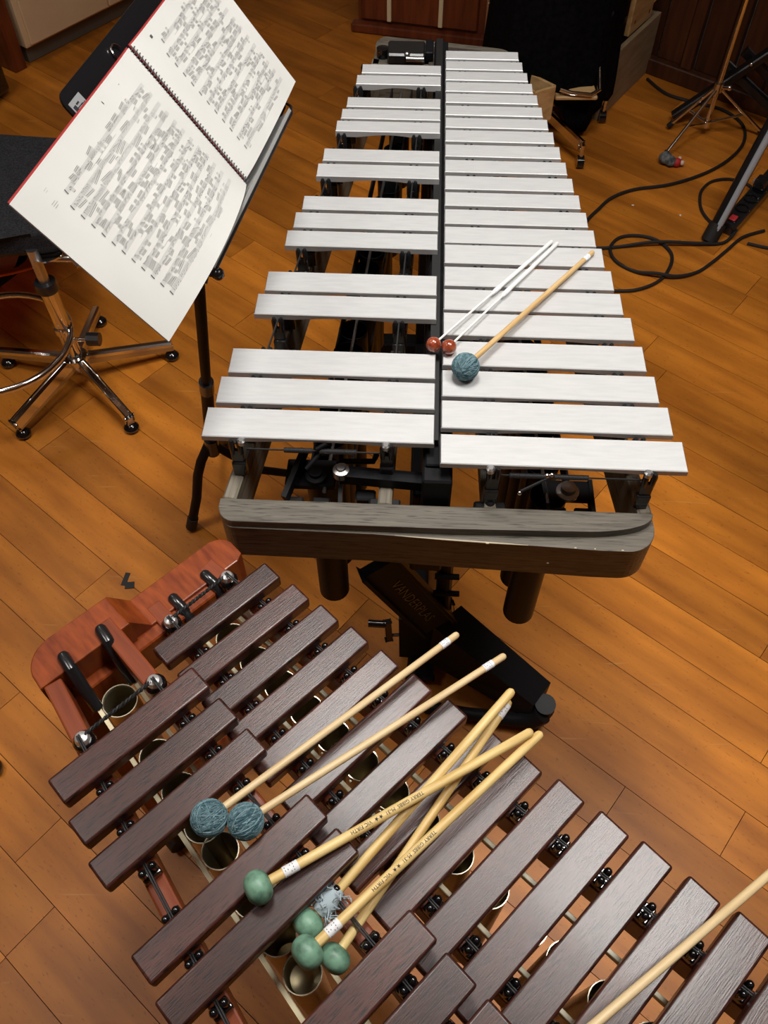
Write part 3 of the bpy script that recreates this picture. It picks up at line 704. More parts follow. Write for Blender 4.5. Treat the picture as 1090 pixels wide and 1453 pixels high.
mallet('yarn_mallet', 'teal yarn-headed mallet lying on the silver vibraphone bars, tan handle', None, (.0765, .889, .8955), (.292, 1.180, .8805), .0200, 'yarn', .0042, m_stick, tape=(.332, .346))

# ------------------------------------------------------------------ score and music stand
E1 = Vector((.1433, .9896, -.0122)); E2 = Vector((-.5878, .0950, .8034)); EN = Vector((.7962, -.1079, .5953)); T0 = Vector((-.3707, 1.0834, 1.2424))
def bow(x, y):
    q = max(0, -y / .215); return -.03 * x * x + (.004 * math.sin(min(abs(x) / .05, 1) * PI / 2)) + (.020 if x < 0 else .004) * math.sin(PI * min(abs(x) / .34, 1)) * q ** 1.5
def pg_pt(x, y, h=0.0):
    if x < 0: x = x * (1 - .03 * max(0, -y / .215))
    return T0 + E1 * x + E2 * y + EN * (bow(x, y) + h)
bk = thing('music_score', T0 - EN * .02 + E2 * -.1, 'open spiral-bound music score in landscape format on a black music stand', 'sheet music')
def page(x0, x1, name, m, h, y0=.002, y1=-.216, th=.0012, n=44, ny=18):
    mb = MB(); rows = []
    for i in range(n + 1):
        x = x0 + (x1 - x0) * i / n
        rows.append([[mb.bm.verts.new(pg_pt(x, y0 + (y1 - y0) * j / ny, h + d_) - bk.location) for j in range(ny + 1)] for d_ in (0, -th)])
    for i in range(n):
        for j in range(ny):
            for k in (0, 1):
                mb.bm.faces.new((rows[i][k][j], rows[i][k][j + 1], rows[i + 1][k][j + 1], rows[i + 1][k][j]))
        for j in (0, ny): mb.bm.faces.new((rows[i][0][j], rows[i + 1][0][j], rows[i + 1][1][j], rows[i][1][j]))
    for i in (0, n):
        for j in range(ny): mb.bm.faces.new((rows[i][0][j], rows[i][0][j + 1], rows[i][1][j + 1], rows[i][1][j]))
    return mb.build(name, m, bk)
LP = page(-.342, -.004, 'left_page', m_paper, 0.0, th=.0018); RP = page(.004, .277, 'right_page', m_paper, 0.0, y1=-.212, th=.0018)
page(-.3395, -.003, 'cover', m_redcover, -.0022, y0=.0042, y1=-.212, th=.0010); page(.003, .2750, 'cover', m_redcover, -.0022, y0=.0042, y1=-.211, th=.0012)
# spiral binding
mb = MB(); pts = []
n = 46
for k in range(n):
    y = -.002 - .212 * k / (n - 1)
    mb.tube([pg_pt(math.cos(a_) * .0055, y, math.sin(a_) * .0035 + .0005) - bk.location for a_ in [i * PI / 4 for i in range(5)]], .0007, 5)
mb.build('spiral_binding', m_print2, bk)
# printed staves
def staves(x0, x1, ya, yb, n, parent, seed, sk=0.0):
    rg = random.Random(seed); li = MB(); no_ = MB()
    H = .00028
    def q(mb, xa, y_a, xb, y_b, w, hh=H):
        dx, dy = xb - xa, y_b - y_a; l = math.hypot(dx, dy) or 1e-6; nx, ny = -dy / l * w / 2, dx / l * w / 2
        P = [pg_pt(xa + nx, y_a + ny, hh), pg_pt(xb + nx, y_b + ny, hh), pg_pt(xb - nx, y_b - ny, hh), pg_pt(xa - nx, y_a - ny, hh)]
        mb.quad(*[p_ - bk.location for p_ in P])
    for s_ in range(n):
        y = ya + (yb - ya) * s_ / (n - 1); gp = .00115
        xa = x0 + (0.012 if s_ == 0 else 0); seg = 14
        for k in range(5):
            for i in range(seg):
                q(li, xa + (x1 - xa) * i / seg, y - gp * (k - 2), xa + (x1 - xa) * (i + 1) / seg, y - gp * (k - 2), .00022)
        # clef
        q(no_, xa + .002, y - .003, xa + .003, y + .003, .0013, H + .0001)
        x = xa + .009; dense = rg.random() < .75
        while x < x1 - .006:
            cnt = rg.choice((3, 4, 6, 6, 8, 8)); sp = .0020 if dense else .0032; up = rg.random() < .5
            if x + cnt * sp > x1: break
            base = rg.uniform(-.002, .002); slope = rg.uniform(-.15, .15); bt = .0062 if up else -.0062
            for k in range(cnt):
                yy = y + base + rg.uniform(-.0016, .0016); xx = x + k * sp
                q(no_, xx - .00055, yy, xx + .00055, yy, .0007, H + .0001)
                q(no_, xx + .0006, yy, xx + .0006, y + bt + slope * k * sp, .00025, H + .0001)
            q(no_, x + .0006, y + bt, x + .0006 + (cnt - 1) * sp, y + bt + slope * (cnt - 1) * sp, .00038, H + .00012)
            if cnt >= 4: q(no_, x + .0006, y + bt * .72, x + .0006 + (cnt - 1) * sp, y + bt * .72 + slope * (cnt - 1) * sp, .0004, H + .00012)
            x += cnt * sp + rg.uniform(.001, .004)
            if rg.random() < .4: q(li, x, y - .0023, x, y + .0023, .0003); x += .0015
            if rg.random() < .10: x += rg.uniform(.004, .012)
        if rg.random() < .7:
            xs_ = rg.uniform(x0 + .02, x1 - .09); q(li, xs_, y - .0072, xs_ + rg.uniform(.04, .08), y - .0072, .0003)
    li.build('printed_staves', m_print, parent, False); no_.build('printed_notes', m_print2, parent, False)
staves(-.288, -.038, -.034, -.188, 12, LP, 4)
staves(.045, .246, -.024, -.188, 12, RP, 8)
mb = MB()
for (x, y, l, w) in ((-.296, -.016, .007, .0002), (-.295, -.0185, .004, .0002), (-.122, -.0125, .0012, .004), (-.075, -.013, .001, .001), (.043, -.012, .005, .004), (-.303, -.030, .008, .0003), (-.303, -.0325, .010, .0003), (-.303, -.035, .007, .0003)):
    mb.quad(*[pg_pt(a_, b_, .0004) - bk.location for a_, b_ in ((x, y), (x + l, y), (x + l, y + w), (x, y + w))])
mb.build('printed_marks', m_print2, LP, False)

ms = thing('music_stand', (-.45, 1.224, 0), 'black folding music stand holding the open score beside the vibraphone', 'music stand')
def L(p): return Vector(p) - ms.location
def dp(x, y, h): return T0 + E1 * x + E2 * y + EN * h
mb = MB(); th = .002
def slab(mb, x0, x1, y0, y1, h0, h1):
    P = [dp(x0, y0, h0), dp(x1, y0, h0), dp(x1, y1, h0), dp(x0, y1, h0), dp(x0, y0, h1), dp(x1, y0, h1), dp(x1, y1, h1), dp(x0, y1, h1)]
    mb.hexa([L(p) for p in P])
def rslab(mb, x0, x1, y0, y1, h0, h1, r=.016):
    P = []
    for cx, cy, a0 in ((x1 - r, y1 - r, 0), (x0 + r, y1 - r, 90), (x0 + r, y0 + r, 180), (x1 - r, y0 + r, 270)):
        for k in range(6):
            a_ = math.radians(a0 + 18 * k); P.append((cx + r * math.cos(a_), cy + r * math.sin(a_)))
    bt = [mb.bm.verts.new(L(dp(x, y, h0))) for x, y in P]; tp = [mb.bm.verts.new(L(dp(x, y, h1))) for x, y in P]; k = len(P)
    mb.bm.faces.new(bt[::-1]); mb.bm.faces.new(tp)
    for i in range(k): mb.bm.faces.new((bt[i], bt[(i + 1) % k], tp[(i + 1) % k], tp[i]))
rslab(mb, -.136, .274, -.232, .026, -.033, -.030); mb.build('desk_plate', m_desk, ms, False)
mb = MB(); slab(mb, -.185, .205, -.2255, -.2235, -.032, .006); slab(mb, -.185, .205, -.2255, -.220, .006, .0075)
mb.build('shelf', m_sticker if False else m_shelf, ms, False)['label'] = 'grey shelf of the desk with black rim'
MB().tube([L(dp(x, y, h)) for x, y, h in ((-.136, -.215, -.031), (-.150, -.227, -.02), (-.187, -.227, .004), (-.183, -.227, .008), (.200, -.227, .008), (.232, -.227, -.004), (.262, -.227, -.025), (.285, -.20, -.031))], .0022, 8).build('shelf_rim', m_desk, ms)
MB().tube([L(dp(.010 + .010 * math.cos(k), .006 + .009 * math.sin(k), -.027)) for k in [i * .5 for i in range(10)]], .0014, 6).build('page_clip', m_chrome, ms)
# sticker with a small dark emblem and a line of script
mb = MB(); slab(mb, -.130, -.100, -.004, .012, -.0300, -.0294); st = mb.build('sticker', m_sticker, ms, False)
mb = MB(); slab(mb, -.1275, -.121, -.001, .006, -.0295, -.0291); slab(mb, -.121, -.108, .001, .002, -.0295, -.0291); slab(mb, -.119, -.112, .0045, .0065, -.0295, -.0291); slab(mb, -.112, -.102, .0005, .0012, -.0295, -.0291)
mb.build('sticker_print', m_ink, st, False)
J = Vector((-.452, 1.226, .295)); TP = Vector((-.325, 1.010, .955)); 
MB().tube([L(J), L(J.lerp(TP, .45))], .0125, 16).build('lower_pole', m_black, ms)
MB().tube([L(J.lerp(TP, .42)), L(TP)], .0095, 16).build('upper_pole', m_black, ms)
MB().tube([L(J.lerp(TP, .40)), L(J.lerp(TP, .46))], .0145, 16).build('pole_clamp', m_bplast, ms)
MB().tube([L(TP + Vector((0, 0, -.02))), L(TP + Vector((.012, .035, .02))), L(dp(.05, -.16, -.04))], .011, 12).build('desk_bracket', m_black, ms)
MB().tube([L(TP + Vector((.0, 0, 0))), L(TP + Vector((.028, .0, -.004)))], .006, 10).ball(L(TP + Vector((.03, 0, -.004))), .010, n=10).build('tilt_knob', m_bplast, ms)
def leg(pts, r=.0115):
    p = [L(q_) for q_ in pts]; MB().tube(p, r, 12).build('leg', m_black, ms)
    d_ = (p[-1] - p[-2]).normalized(); MB().tube([p[-1] - d_ * .035, p[-1] + d_ * .002], r + .0025, 12).build('rubber_foot', m_rubber, ms)
leg([J + Vector((0, 0, .01)), Vector((-.478, 1.205, .255)), Vector((-.496, 1.206, .20)), Vector((-.512, 1.20, .12)), Vector((-.543, 1.187, .012))])
leg([J + Vector((0, 0, .0)), Vector((-.415, 1.235, .245)), Vector((-.36, 1.245, .18)), Vector((-.30, 1.28, .125)), Vector((-.22, 1.32, .012))], .010)
leg([J + Vector((0, 0, .0)), Vector((-.46, 1.26, .25)), Vector((-.475, 1.33, .18)), Vector((-.50, 1.47, .012))], .010)
MB().tube([L(J + Vector((0, 0, -.03)) - (TP - J).normalized() * .0), L(J + (TP - J).normalized() * .03)], .016, 14).build('leg_collar', m_bplast, ms)

# ------------------------------------------------------------------ swivel stool at the left
stl = thing('swivel_stool', (-.942, 1.684, 0), 'swivel stool with charcoal fabric seat and chrome five-star base, beside the score', 'stool')
def SL(p): return Vector(p) - stl.location
feet = [(-1.058, 1.475), (-.767, 1.509), (-.709, 1.791), (-1.181, 1.741), (-.956, 1.926)]
for x, y in feet:
    p = Vector((x, y, 0)) - stl.location; d_ = p.normalized(); tip = p + Vector((0, 0, .055)) + d_ * .01
    h = Vector((0, 0, .095)) + d_ * .03
    mb = MB(); mb.beam(h, tip, .022, .020, .005); lg = mb.build('base_leg', m_chrome, stl)
    MB().beam(h - Vector((0, 0, .018)), tip - Vector((0, 0, .012)), .016, .022, .002).build('leg_underside', m_steel, stl, False)
    MB().lathe([(0, 0), (.015, 0), (.021, .008), (.021, .014), (.013, .024), (.006, .026), (.006, .046), (0, .046)], (p.x, p.y, 0), 16).build('foot_glide', m_bgloss, lg)
MB().lathe([(0, .05), (.018, .05), (.030, .075), (.036, .098), (.034, .106), (.021, .108), (.021, .20), (0, .20)], (0, 0, 0), 24).build('base_hub', m_chrome, stl)
MB().lathe([(.0195, .19), (.026, .195), (.026, .215), (.022, .22), (.022, .345), (0, .345)], (0, 0, 0), 24).build('column', m_chrome, stl)
MB().lathe([(0, .335), (.028, .335), (.030, .345), (.027, .362), (0, .364)], (0, 0, 0), 22).build('column_collar', m_bplast, stl)
MB().lathe([(0, .35), (.014, .35), (.014, .46), (0, .46)], (0, 0, 0), 18).build('piston', m_steel, stl)
MB().tube([SL((-.93, 1.684, .165)), SL((-.895, 1.69, .16))], .006, 10).build('clamp_screw', m_chrome, stl)
mb = MB(); mb.lathe([(0, -.017)] + [(.019, -.017), (.019, .017)] + [(0, .017)], SL((-.876, 1.695, .158)), 9, Matrix.Rotation(PI / 2, 3, 'Y')); mb.build('clamp_knob', m_bplast, stl, False)
# foot ring: a chrome hoop clamped to the column
ring = []
cx, cy, rx = -1.10, 1.623, .188
for k in range(36):
    a_ = 2 * PI * k / 36; ring.append(SL((cx + rx * math.cos(a_), cy + rx * math.sin(a_), .205)))
MB().tube(ring, .0095, 12, closed=True).build('foot_ring', m_chrome, stl)
MB().tube([SL((-.945, 1.66, .205)), SL((-.94, 1.68, .205))], .014, 12).build('ring_clamp', m_chrome, stl)
seat = [(-1.30, 1.60), (-1.26, 1.585)] + [(-1.03, 1.668), (-.93, 1.685)] + arc(-.915, 1.74, .05, .05, -60, 20, 5) + [(-.868, 1.95)] + arc(-.93, 2.02, .06, .07, 10, 90, 5) + [(-1.16, 2.12), (-1.30, 2.10)] + arc(-1.29, 2.03, .06, .06, 100, 180, 4) + [(-1.36, 1.7)]
MB().prism([(x - stl.location.x, y - stl.location.y) for x, y in seat], .452, .505, bev=.018, seg=4).build('seat', m_fabric, stl)
MB().prism([((x + 1.10) * .97 - 1.10 - stl.location.x, (y - 1.85) * .97 + 1.85 - stl.location.y) for x, y in seat], .440, .453, bev=.002).build('seat_pan', m_bplast, stl, False)
MB().tube([SL((-.92, 1.70, .42)), SL((-.86, 1.71, .415)), SL((-.845, 1.70, .40))], .010, 10).lathe([(0, 0), (.04, .004), (.045, .012), (0, .014)], SL((-.92, 1.71, .425)), 16).build('height_lever', m_chrome, stl)
# the black bent frame and the orange chair shell standing behind the stool
och = thing('orange_chair', (-1.31, 2.05, 0), 'orange plastic chair shell with black tube frame, mostly hidden behind the stool', 'chair')
mb = MB(); sh = []
for i in range(7):
    row = []
    for j in range(7):
        x = -.20 + .40 * i / 6; y = -.18 + .38 * j / 6
        row.append(mb.bm.verts.new((x, y, .18 + .05 * ((x / .2) ** 2 + (y / .2) ** 2) * .5)))
    sh.append(row)
for i in range(6):
    for j in range(6): mb.bm.faces.new((sh[i][j], sh[i + 1][j], sh[i + 1][j + 1], sh[i][j + 1]))
o = mb.build('shell', m_orange, och); md = o.modifiers.new('thick', 'SOLIDIFY'); md.thickness = .008
o.rotation_euler = (0, 0, .2)
MB().tube([(-.18, -.16, .012), (-.10, -.17, .14), (.08, -.17, .155), (.17, -.12, .20), (.20, .05, .26)], .011, 12).build('tube_frame', m_black, och)
MB().tube([(-.18, .20, .012), (-.12, .18, .14), (.12, .18, .15), (.18, .20, .012)], .011, 12).build('tube_frame', m_black, och)
MB().tube([(.055, -.165, .16), (.06, -.155, .22), (.062, -.15, .30)], [.022, .016, .006], 12).build('frame_lever', m_bplast, och)

# ------------------------------------------------------------------ background left: cream cabinet
cabd = Vector((.56, .828, 0)).normalized(); cabn = Vector((-cabd.y, cabd.x, 0))
cab = thing('cabinet', (-1.615, 3.461, 0), 'cream laminate cabinet with a grey plinth near the back wall', 'cabinet', math.atan2(cabd.y, cabd.x))
MB().box((.42, .26, .035), (.84, .50, .068), bev=.002).build('plinth', m_grey, cab, False)
MB().box((.42, .25, .42), (.86, .54, .70), bev=.003).build('body', m_laminate, cab, False)
for k in (0, 1): MB().box((.215 + .42 * k, -.027, .42), (.41, .014, .68), bev=.003).build('door', m_laminate, cab, False)
for k in (0, 1): MB().tube([(.38 + .08 * k, -.045, .42), (.38 + .08 * k, -.045, .52)], .004, 8).build('handle', m_steel, cab)
# wooden post and black foot left of the cabinet
wp = thing('wooden_screen', (-1.705, 3.452, 0), 'reddish wooden panel end standing left of the cream cabinet', 'panel')
MB().box((0, .0, .35), (.06, .16, .70), rotz(.976), bev=.004).build('panel_body', m_redbrown, wp, False)
MB().box((0, .0, .715), (.07, .175, .03), rotz(.976), bev=.005).build('cap', m_redbrown, wp, False)
bf = thing('speaker_case', (-1.70, 3.13, 0), 'black equipment case standing at the left edge of the frame', 'case')
MB().box((-.04, .02, .17), (.18, .22, .30), rotz(-.35), bev=.015, seg=3).build('body', m_bgloss, bf)
for sx in (-.09, .04): MB().lathe([(0, 0), (.014, 0), (.014, .02), (0, .02)], (sx, -.03, 0), 12).build('foot', m_rubber, bf)
for k in (0, 1): MB().lathe([(0, 0), (.006, 0), (.004, .003), (0, .003)], (.045, -.06 + .03 * k, .10 + .1 * k), 10, Matrix.Rotation(PI / 2, 3, 'Y')).build('screw', m_chrome, bf)

# ------------------------------------------------------------------ red-brown cupboard with cream strips
cu = thing('wooden_cupboard', (-.02, 3.745, 0), 'red-brown wooden cupboard with cream strips behind the far end of the vibraphone', 'cupboard', math.atan2(3.712 - 3.824, .261 + .299))
MB().box((0, .14, .40), (.55, .24, .78), bev=.003).build('body', m_redbrown, cu, False)
MB().box((0, .005, .020), (.60, .05, .035), bev=.006, seg=2).build('base_moulding', m_redbrown, cu, False)
MB().box((-.01, .012, .40), (.50, .014, .70), bev=.004).build('door', m_redbrown, cu, False)
for x, z0 in ((-.135, .055), (.085, .055)):
    MB().box((x, -.001, z0 + .30), (.018, .014, .60), bev=.002).build('cream_strip', m_cream, cu, False)
MB().box((.283, .0, .40), (.022, .012, .72), bev=.002).build('hinge_strip', m_steel, cu, False)
for k in range(8): MB().lathe([(0, 0), (.006, 0), (.004, .004), (0, .004)], (.283, -.007, .08 + .09 * k), 8, Matrix.Rotation(PI / 2, 3, 'X')).build('hinge_screw', m_chrome, cu)

# ------------------------------------------------------------------ office chair under a black cloth
oc = thing('office_chair', (.42, 3.05, 0), 'office chair with a chrome star base, covered by black cloth', 'chair')
for k in range(5):
    a_ = math.radians(-56 + 72 * k); dd = Vector((math.cos(a_), math.sin(a_), 0))
    MB().beam(dd * .03 + Vector((0, 0, .105)), dd * .265 + Vector((0, 0, .080)), .022, .022, .004).build('base_leg', m_chrome if k in (0, 1) else m_black, oc)
    p = dd * .275
    MB().tube([(p.x, p.y, .085), (p.x, p.y, .045)], .008, 10).build('castor_stem', m_chrome, oc)
    MB().tube([(p.x - .012, p.y, .022), (p.x + .012, p.y, .022)], .022, 14).build('castor', m_bgloss, oc)
MB().tube([(0, 0, .06), (0, 0, .38)], .024, 16).build('column', m_black, oc)
MB().box((.05, .15, .42), (.34, .30, .06), bev=.025, seg=3).build('seat', m_fabric, oc)
MB().tube([(.06, -.10, .215), (.10, -.105, .205), (.17, -.105, .20), (.20, -.08, .205), (.20, .02, .25), (.16, .08, .40)], .0075, 12).build('arm_tube', m_chrome, oc)
MB().box((.12, -.065, .185), (.15, .08, .014), rotz(.05), bev=.004).build('foot_board', m_pine, oc, False)
MB().box((.05, .28, .60), (.30, .04, .30), bev=.015, seg=3).build('backrest', m_fabric, oc)
# draped cloth
mb = MB(); nA, nZ = 72, 14
rgc = random.Random(12); ph = [rgc.uniform(0, 6.28) for _ in range(6)]
rows = []
for j in range(nZ + 1):
    t_ = j / nZ; row = []
    for i in range(nA):
        a_ = 2 * PI * i / nA
        fold = .5 * math.sin(9 * a_ + ph[0]) + .35 * math.sin(15 * a_ + ph[1]) + .25 * math.sin(23 * a_ + ph[2])
        zb_ = .17 + .06 * math.sin(3 * a_ + ph[3]) + .04 * math.sin(7 * a_ + ph[4])
        if math.cos(a_ - math.radians(-55)) > .3: zb_ += -.07
        z = .78 + (zb_ - .78) * t_
        fold += .9 * math.sin(2 * a_ + ph[5] + 5 * t_) * (1 - t_) * t_ * 3
        rx = .232 + .012 * t_ + .016 * fold * t_; ry = .215 + .025 * t_ + .016 * fold * t_
        row.append(mb.bm.verts.new((rx * math.cos(a_) * (1 if t_ > .1 else .9), ry * math.sin(a_) * (1 if t_ > .1 else .9), z)))
    rows.append(row)
for a_, b_ in zip(rows, rows[1:]):
    for i in range(nA): mb.bm.faces.new((a_[i], a_[(i + 1) % nA], b_[(i + 1) % nA], b_[i]))
cc = mb.bm.verts.new((0, 0, .80))
for i in range(nA): mb.bm.faces.new((cc, rows[0][i], rows[0][(i + 1) % nA]))
o = mb.build('black_cloth', m_cloth); o.location = (.462, 3.215, 0); tag(o, 'large black cloth draped in folds over the office chair', 'cloth')
md = o.modifiers.new('thick', 'SOLIDIFY'); md.thickness = .003

# pale wooden box and plywood box
wb = thing('open_wooden_box', (.43, 3.22, .118), 'small open box of pale wood resting on the office chair base, beside the vibraphone', 'box', math.radians(0))
zt = .12
outer = [(.385, 3.30), (.345, 3.16), (.475, 3.105), (.545, 3.235)]
P = [Vector((x - .43, y - 3.22, 0)) for x, y in ((.365, 3.02), (.300, 2.975), (.385, 2.885), (.458, 2.93))]
for i in range(4):
    a = P[i]; b = P[(i + 1) % 4]; MB().beam(a + Vector((0, 0, zt / 2)), b + Vector((0, 0, zt / 2)), .011, zt, .001).build('side_board', m_pine, wb, False)
MB().prism([(p.x, p.y) for p in P], .002, .012).build('shade_base', m_fabric, wb, False)  # dark base paints in the shade inside the box
px_ = thing('plywood_box', (.80, 3.35, 0), 'tall plywood crate with a knotty pine lid next to the black cloth', 'crate', math.atan2(3.56 - 3.13, .945 - .672))
px_.location = (.672, 3.13, 0)
LL = .445
MB().box((LL / 2, .011, .115), (LL, .018, .23), bev=.001).build('front_panel', m_ply, px_, False)
MB().box((LL / 2, .09, .115), (LL, .018, .23), bev=.001).build('back_panel', m_ply, px_, False)
for x in (.01, LL - .01): MB().box((x, .05, .115), (.018, .06, .228), bev=.001).build('side_panel', m_ply, px_, False)
pine = thing('pine_board', (.775, 3.285, .2305), 'pale knotty pine board standing on the plywood crate', 'board', math.atan2(.43, .273))
MB().box((.10, .035, .11), (.20, .02, .22), bev=.003).build('board_body', m_pine, pine, False)
for x, z in ((.04, .04), (.17, .03), (.11, .16)): MB().lathe([(0, 0), (.007, 0), (.006, .0006), (0, .0006)], (x, .0248, z), 12, Matrix.Rotation(PI / 2, 3, 'X')).build('knot', m_redbrown, pine)
MB().tube([(.15, .022, .12), (.18, .008, .10), (.205, .018, .07), (.20, .03, .05)], .006, 10).build('clasp', m_chrome, pine)

# ------------------------------------------------------------------ chrome tripod stand, black stand, plug, power strip, cables
ct = thing('tripod_stand', (1.056, 3.046, 0), 'thin chrome tripod stand in front of the dark cladding', 'stand')
def CL(p): return Vector(p) - ct.location
MB().tube([(0, 0, .035), (0, 0, 1.10)], .0085, 12).build('pole', m_chrome, ct)
MB().lathe([(0, 0), (.016, 0), (.016, .03), (0, .03)], (0, 0, .170), 14).tube([(.0, 0, .185), (.035, -.005, .185)], .006, 8).ball((.038, -.005, .185), .010, n=10).build('collar', m_chrome, ct)
MB().lathe([(0, 0), (.014, 0), (.014, .022), (0, .022)], (0, 0, .038), 14).build('lower_collar', m_chrome, ct)
for ft, md_ in (((.885, 2.887, .012), .55), ((1.275, 3.05, .012), .55), ((.93, 3.085, .012), .55)):
    f = CL(ft); h = Vector((0, 0, .178)) + f.normalized() * .012
    mid = h.lerp(f, md_)
    lg = MB().tube([h, f], .0062, 10).build('leg', m_chrome, ct)
    MB().tube([Vector((0, 0, .05)), mid], .0045, 8).build('brace', m_chrome, ct)
    dn = (f - h).normalized(); MB().tube([f - dn * .02, f], .010, 10).build('rubber_foot', m_rubber, lg)
pl = thing('plush_plug', (.905, 2.848, 0), 'small grey and red plush lump on the floor at the chrome stand foot', 'plug')
MB().ball((-.022, .008, .024), .024, (1, 1, .9), n=14).ball((-.004, -.006, .020), .019, n=14).build('grey_part', noisy(mat('grey_felt', (.1, .11, .11), .9), (.04, .045, .045), (.22, .23, .23), (1, 1, 1), 60, 4), pl)
MB().ball((.018, -.008, .017), .016, n=14).ball((.030, .002, .014), .012, n=12).build('red_part', mat('red_felt', (.45, .02, .02), .7), pl)
MB().ball((.036, -.012, .018), .009, n=10).ball((.028, .004, .026), .007, n=10).build('white_part', mat('pale_felt', (.7, .55, .42), .7), pl)
ks = thing('black_tube_stand', (.974, 2.42, 0), 'black tubular stand leg with a rubber foot beside the power strip', 'stand')
def KL(p): return Vector(p) - ks.location
MB().tube([KL((.974, 2.42, .03)), KL((1.07, 2.53, .32)), KL((1.24, 2.72, .83))], .021, 18).build('outer_tube', m_desk, ks)
MB().tube([KL((.979, 2.412, .045)), KL((1.075, 2.517, .335)), KL((1.245, 2.707, .845))], .0115, 14).build('highlight_stripe', m_tube_highlight, ks)  # grey stripe standing in for the highlight along the black tube
MB().tube([KL((.967, 2.412, .004)), KL((.985, 2.433, .055))], .027, 18).build('rubber_foot', m_rubber, ks)
MB().tube([KL((1.235, 2.715, .80)), KL((1.60, 2.95, .80))], .02, 14).build('top_bar', m_desk, ks)
MB().tube([KL((1.60, 2.95, .80)), KL((1.58, 2.95, .03))], .02, 14).build('rear_leg', m_desk, ks)
xs_ = thing('keyboard_stand', (1.18, 3.10, 0), 'black folding keyboard stand crossing in front of the cladding', 'stand')
def XL(p): return Vector(p) - xs_.location
MB().beam(XL((.95, 3.13, .025)), XL((1.26, 3.13, .30)), .035, .03, .004).beam(XL((1.26, 3.13, .30)), XL((1.52, 2.93, .50)), .035, .03, .004).build('main_bar', m_desk, xs_, False)
MB().beam(XL((1.10, 3.18, .20)), XL((1.42, 3.00, .02)), .028, .02, .003).beam(XL((1.16, 3.20, .24)), XL((1.50, 3.02, .02)), .028, .02, .003).build('cross_bar', m_desk, xs_, False)
MB().ball(XL((1.165, 3.105, .238)), .007, n=10).build('bolt', m_chrome, xs_)
ps = thing('power_strip', (1.115, 2.575, 0), 'black power strip with a red rocker switch on the floor', 'power strip', math.atan2(2.71 - 2.445, 1.226 - 1.035))
MB().box((.06, 0, .021), (.42, .058, .040), bev=.005, seg=2).build('body', m_bplast, ps)
MB().box((-.115, 0, .043), (.030, .022, .008), bev=.002).build('switch', m_redsw, ps, False)
MB().box((-.115, 0, .0415), (.040, .032, .004), bev=.001).build('switch_frame', m_bgloss, ps, False)
for k in range(4):
    MB().lathe([(.024, 0), (.024, .004), (.019, .004), (.018, -.008), (0, -.008)], (-.045 + .068 * k, 0, .041), 20).build('socket', m_bgloss, ps)
    for sx in (-1, 1): MB().ball((-.045 + .068 * k, sx * .024, .0425), .003, n=8).build('contact', m_chrome, ps)
MB().box((.10, .004, .062), (.045, .042, .036), bev=.008, seg=2).build('plug', m_bplast, ps)
MB().box((.112, .028, .052), (.018, .012, .014), bev=.002).build('grey_tag', m_sticker, ps, False)
def smooth_path(p, z, sub=6):
    out = []; q = [Vector((x, y, zz)) for (x, y), zz in zip(p, z)]
    for i in range(len(q) - 1):
        p0 = q[max(i - 1, 0)]; p1 = q[i]; p2 = q[i + 1]; p3 = q[min(i + 2, len(q) - 1)]
        for k in range(sub):
            t_ = k / sub
            out.append(.5 * ((2 * p1) + (p2 - p0) * t_ + (2 * p0 - 5 * p1 + 4 * p2 - p3) * t_ ** 2 + (3 * p1 - p0 - 3 * p2 + p3) * t_ ** 3))
    out.append(q[-1]); return out
def cable(label, pts, r=.0055, zs=None):
    zs = zs or [r + .0005] * len(pts)
    o = MB().tube(smooth_path(pts, zs), r, 8).build('cable', m_rubber); tag(o, label, 'cable', 'black cables on the floor'); return o
cable('black cable sweeping from the vibraphone up behind the chrome tripod stand', [(.50, 2.35), (.545, 2.44), (.577, 2.507), (.614, 2.56), (.669, 2.631), (.754, 2.684), (.882, 2.719), (1.018, 2.793), (1.122, 2.886), (1.197, 3.00), (1.215, 3.12), (1.16, 3.22), (1.06, 3.27), (.96, 3.33), (.90, 3.44)], .0058)
cable('black cable running straight from the vibraphone to the rubber stand foot', [(.45, 2.35), (.598, 2.353), (.668, 2.364), (.785, 2.378), (.93, 2.385), (1.013, 2.40), (1.06, 2.45)], .0055, [.006, .006, .006, .018, .012, .006, .02])
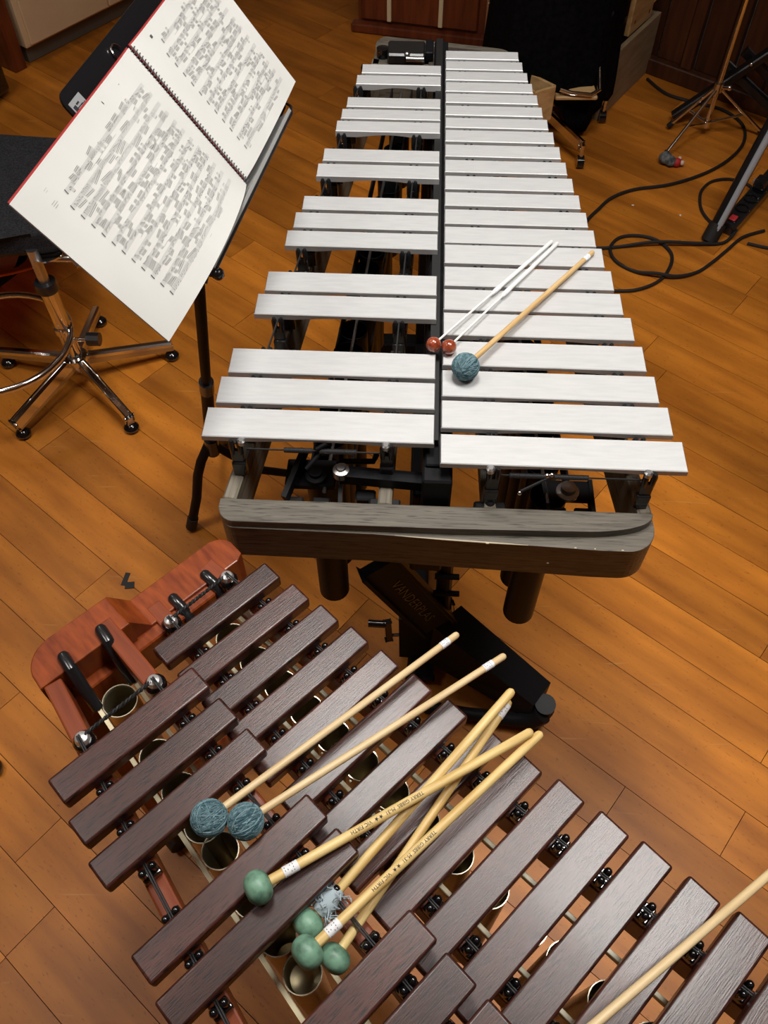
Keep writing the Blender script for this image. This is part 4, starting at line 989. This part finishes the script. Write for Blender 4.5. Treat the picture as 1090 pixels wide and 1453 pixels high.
cable('black cable coiled in one small loop right of the vibraphone', [(.52, 2.14), (.625, 2.142), (.70, 2.152), (.775, 2.20), (.822, 2.28), (.829, 2.345), (.79, 2.405), (.73, 2.425), (.67, 2.41), (.635, 2.355), (.645, 2.29), (.70, 2.24), (.763, 2.219), (.829, 2.214), (.90, 2.245), (.960, 2.30), (1.015, 2.36), (1.08, 2.43), (1.16, 2.47)], .0055, [.006] * 3 + [.006] * 3 + [.006] * 2 + [.006] * 4 + [.0175, .012] + [.006] * 5)
cable('black cable looping behind the rubber stand foot to the power strip', [(1.02, 2.47), (.993, 2.50), (.972, 2.56), (.972, 2.62), (.99, 2.69), (1.035, 2.745), (1.10, 2.762), (1.155, 2.735), (1.185, 2.68)], .0052)
cable('black cable leaving the power strip towards the right edge', [(1.09, 2.40), (1.15, 2.38), (1.22, 2.37), (1.32, 2.38), (1.45, 2.42)], .0052)
# small bits on the floor
tp = MB().box((0, 0, .0008), (.012, .036, .0012), rotz(.0)).build('tape_strip', m_rubber, None, False); tp.location = (-.679, 1.033, 0); tp.rotation_euler[2] = -.12
tag(tp, 'narrow strip of black tape on the floor, partly under a square piece', 'tape')
tp = MB().box((0, 0, .0018), (.022, .018, .0012), rotz(.0)).build('tape_piece', m_rubber, None, False); tp.location = (-.665, 1.016, 0); tp.rotation_euler[2] = .15
tag(tp, 'square piece of black tape on the floor by the marimba end', 'tape')
lf = thing('stand_base', (-.852, .556, 0), 'black rubber foot just entering at the left edge near the marimba', 'stand')
MB().lathe([(0, 0), (.018, 0), (.022, .01), (.021, .022), (.012, .032), (0, .034)], (0, 0, 0), 20).build('foot_body', m_bgloss, lf)
MB().tube([(0, 0, .02), (-.10, -.02, .10), (-.30, -.05, .25)], .010, 12).build('foot_leg', m_black, lf)
for i, (x, y, lb) in enumerate(((.74, 2.60, 'tiny white paper scrap inside the cable loop by the black stand'), (1.33, 2.22, 'tiny white paper scrap near the right edge'), (.895, 2.55, 'tiny white paper scrap beside the looping cable'))):
    o = MB().box((0, 0, .0012), (.008, .005, .0012), rotz(.7 * i)).build('paper_scrap', m_white, None, False); o.location = (x, y, 0); tag(o, lb, 'scrap', 'paper scraps on the floor')
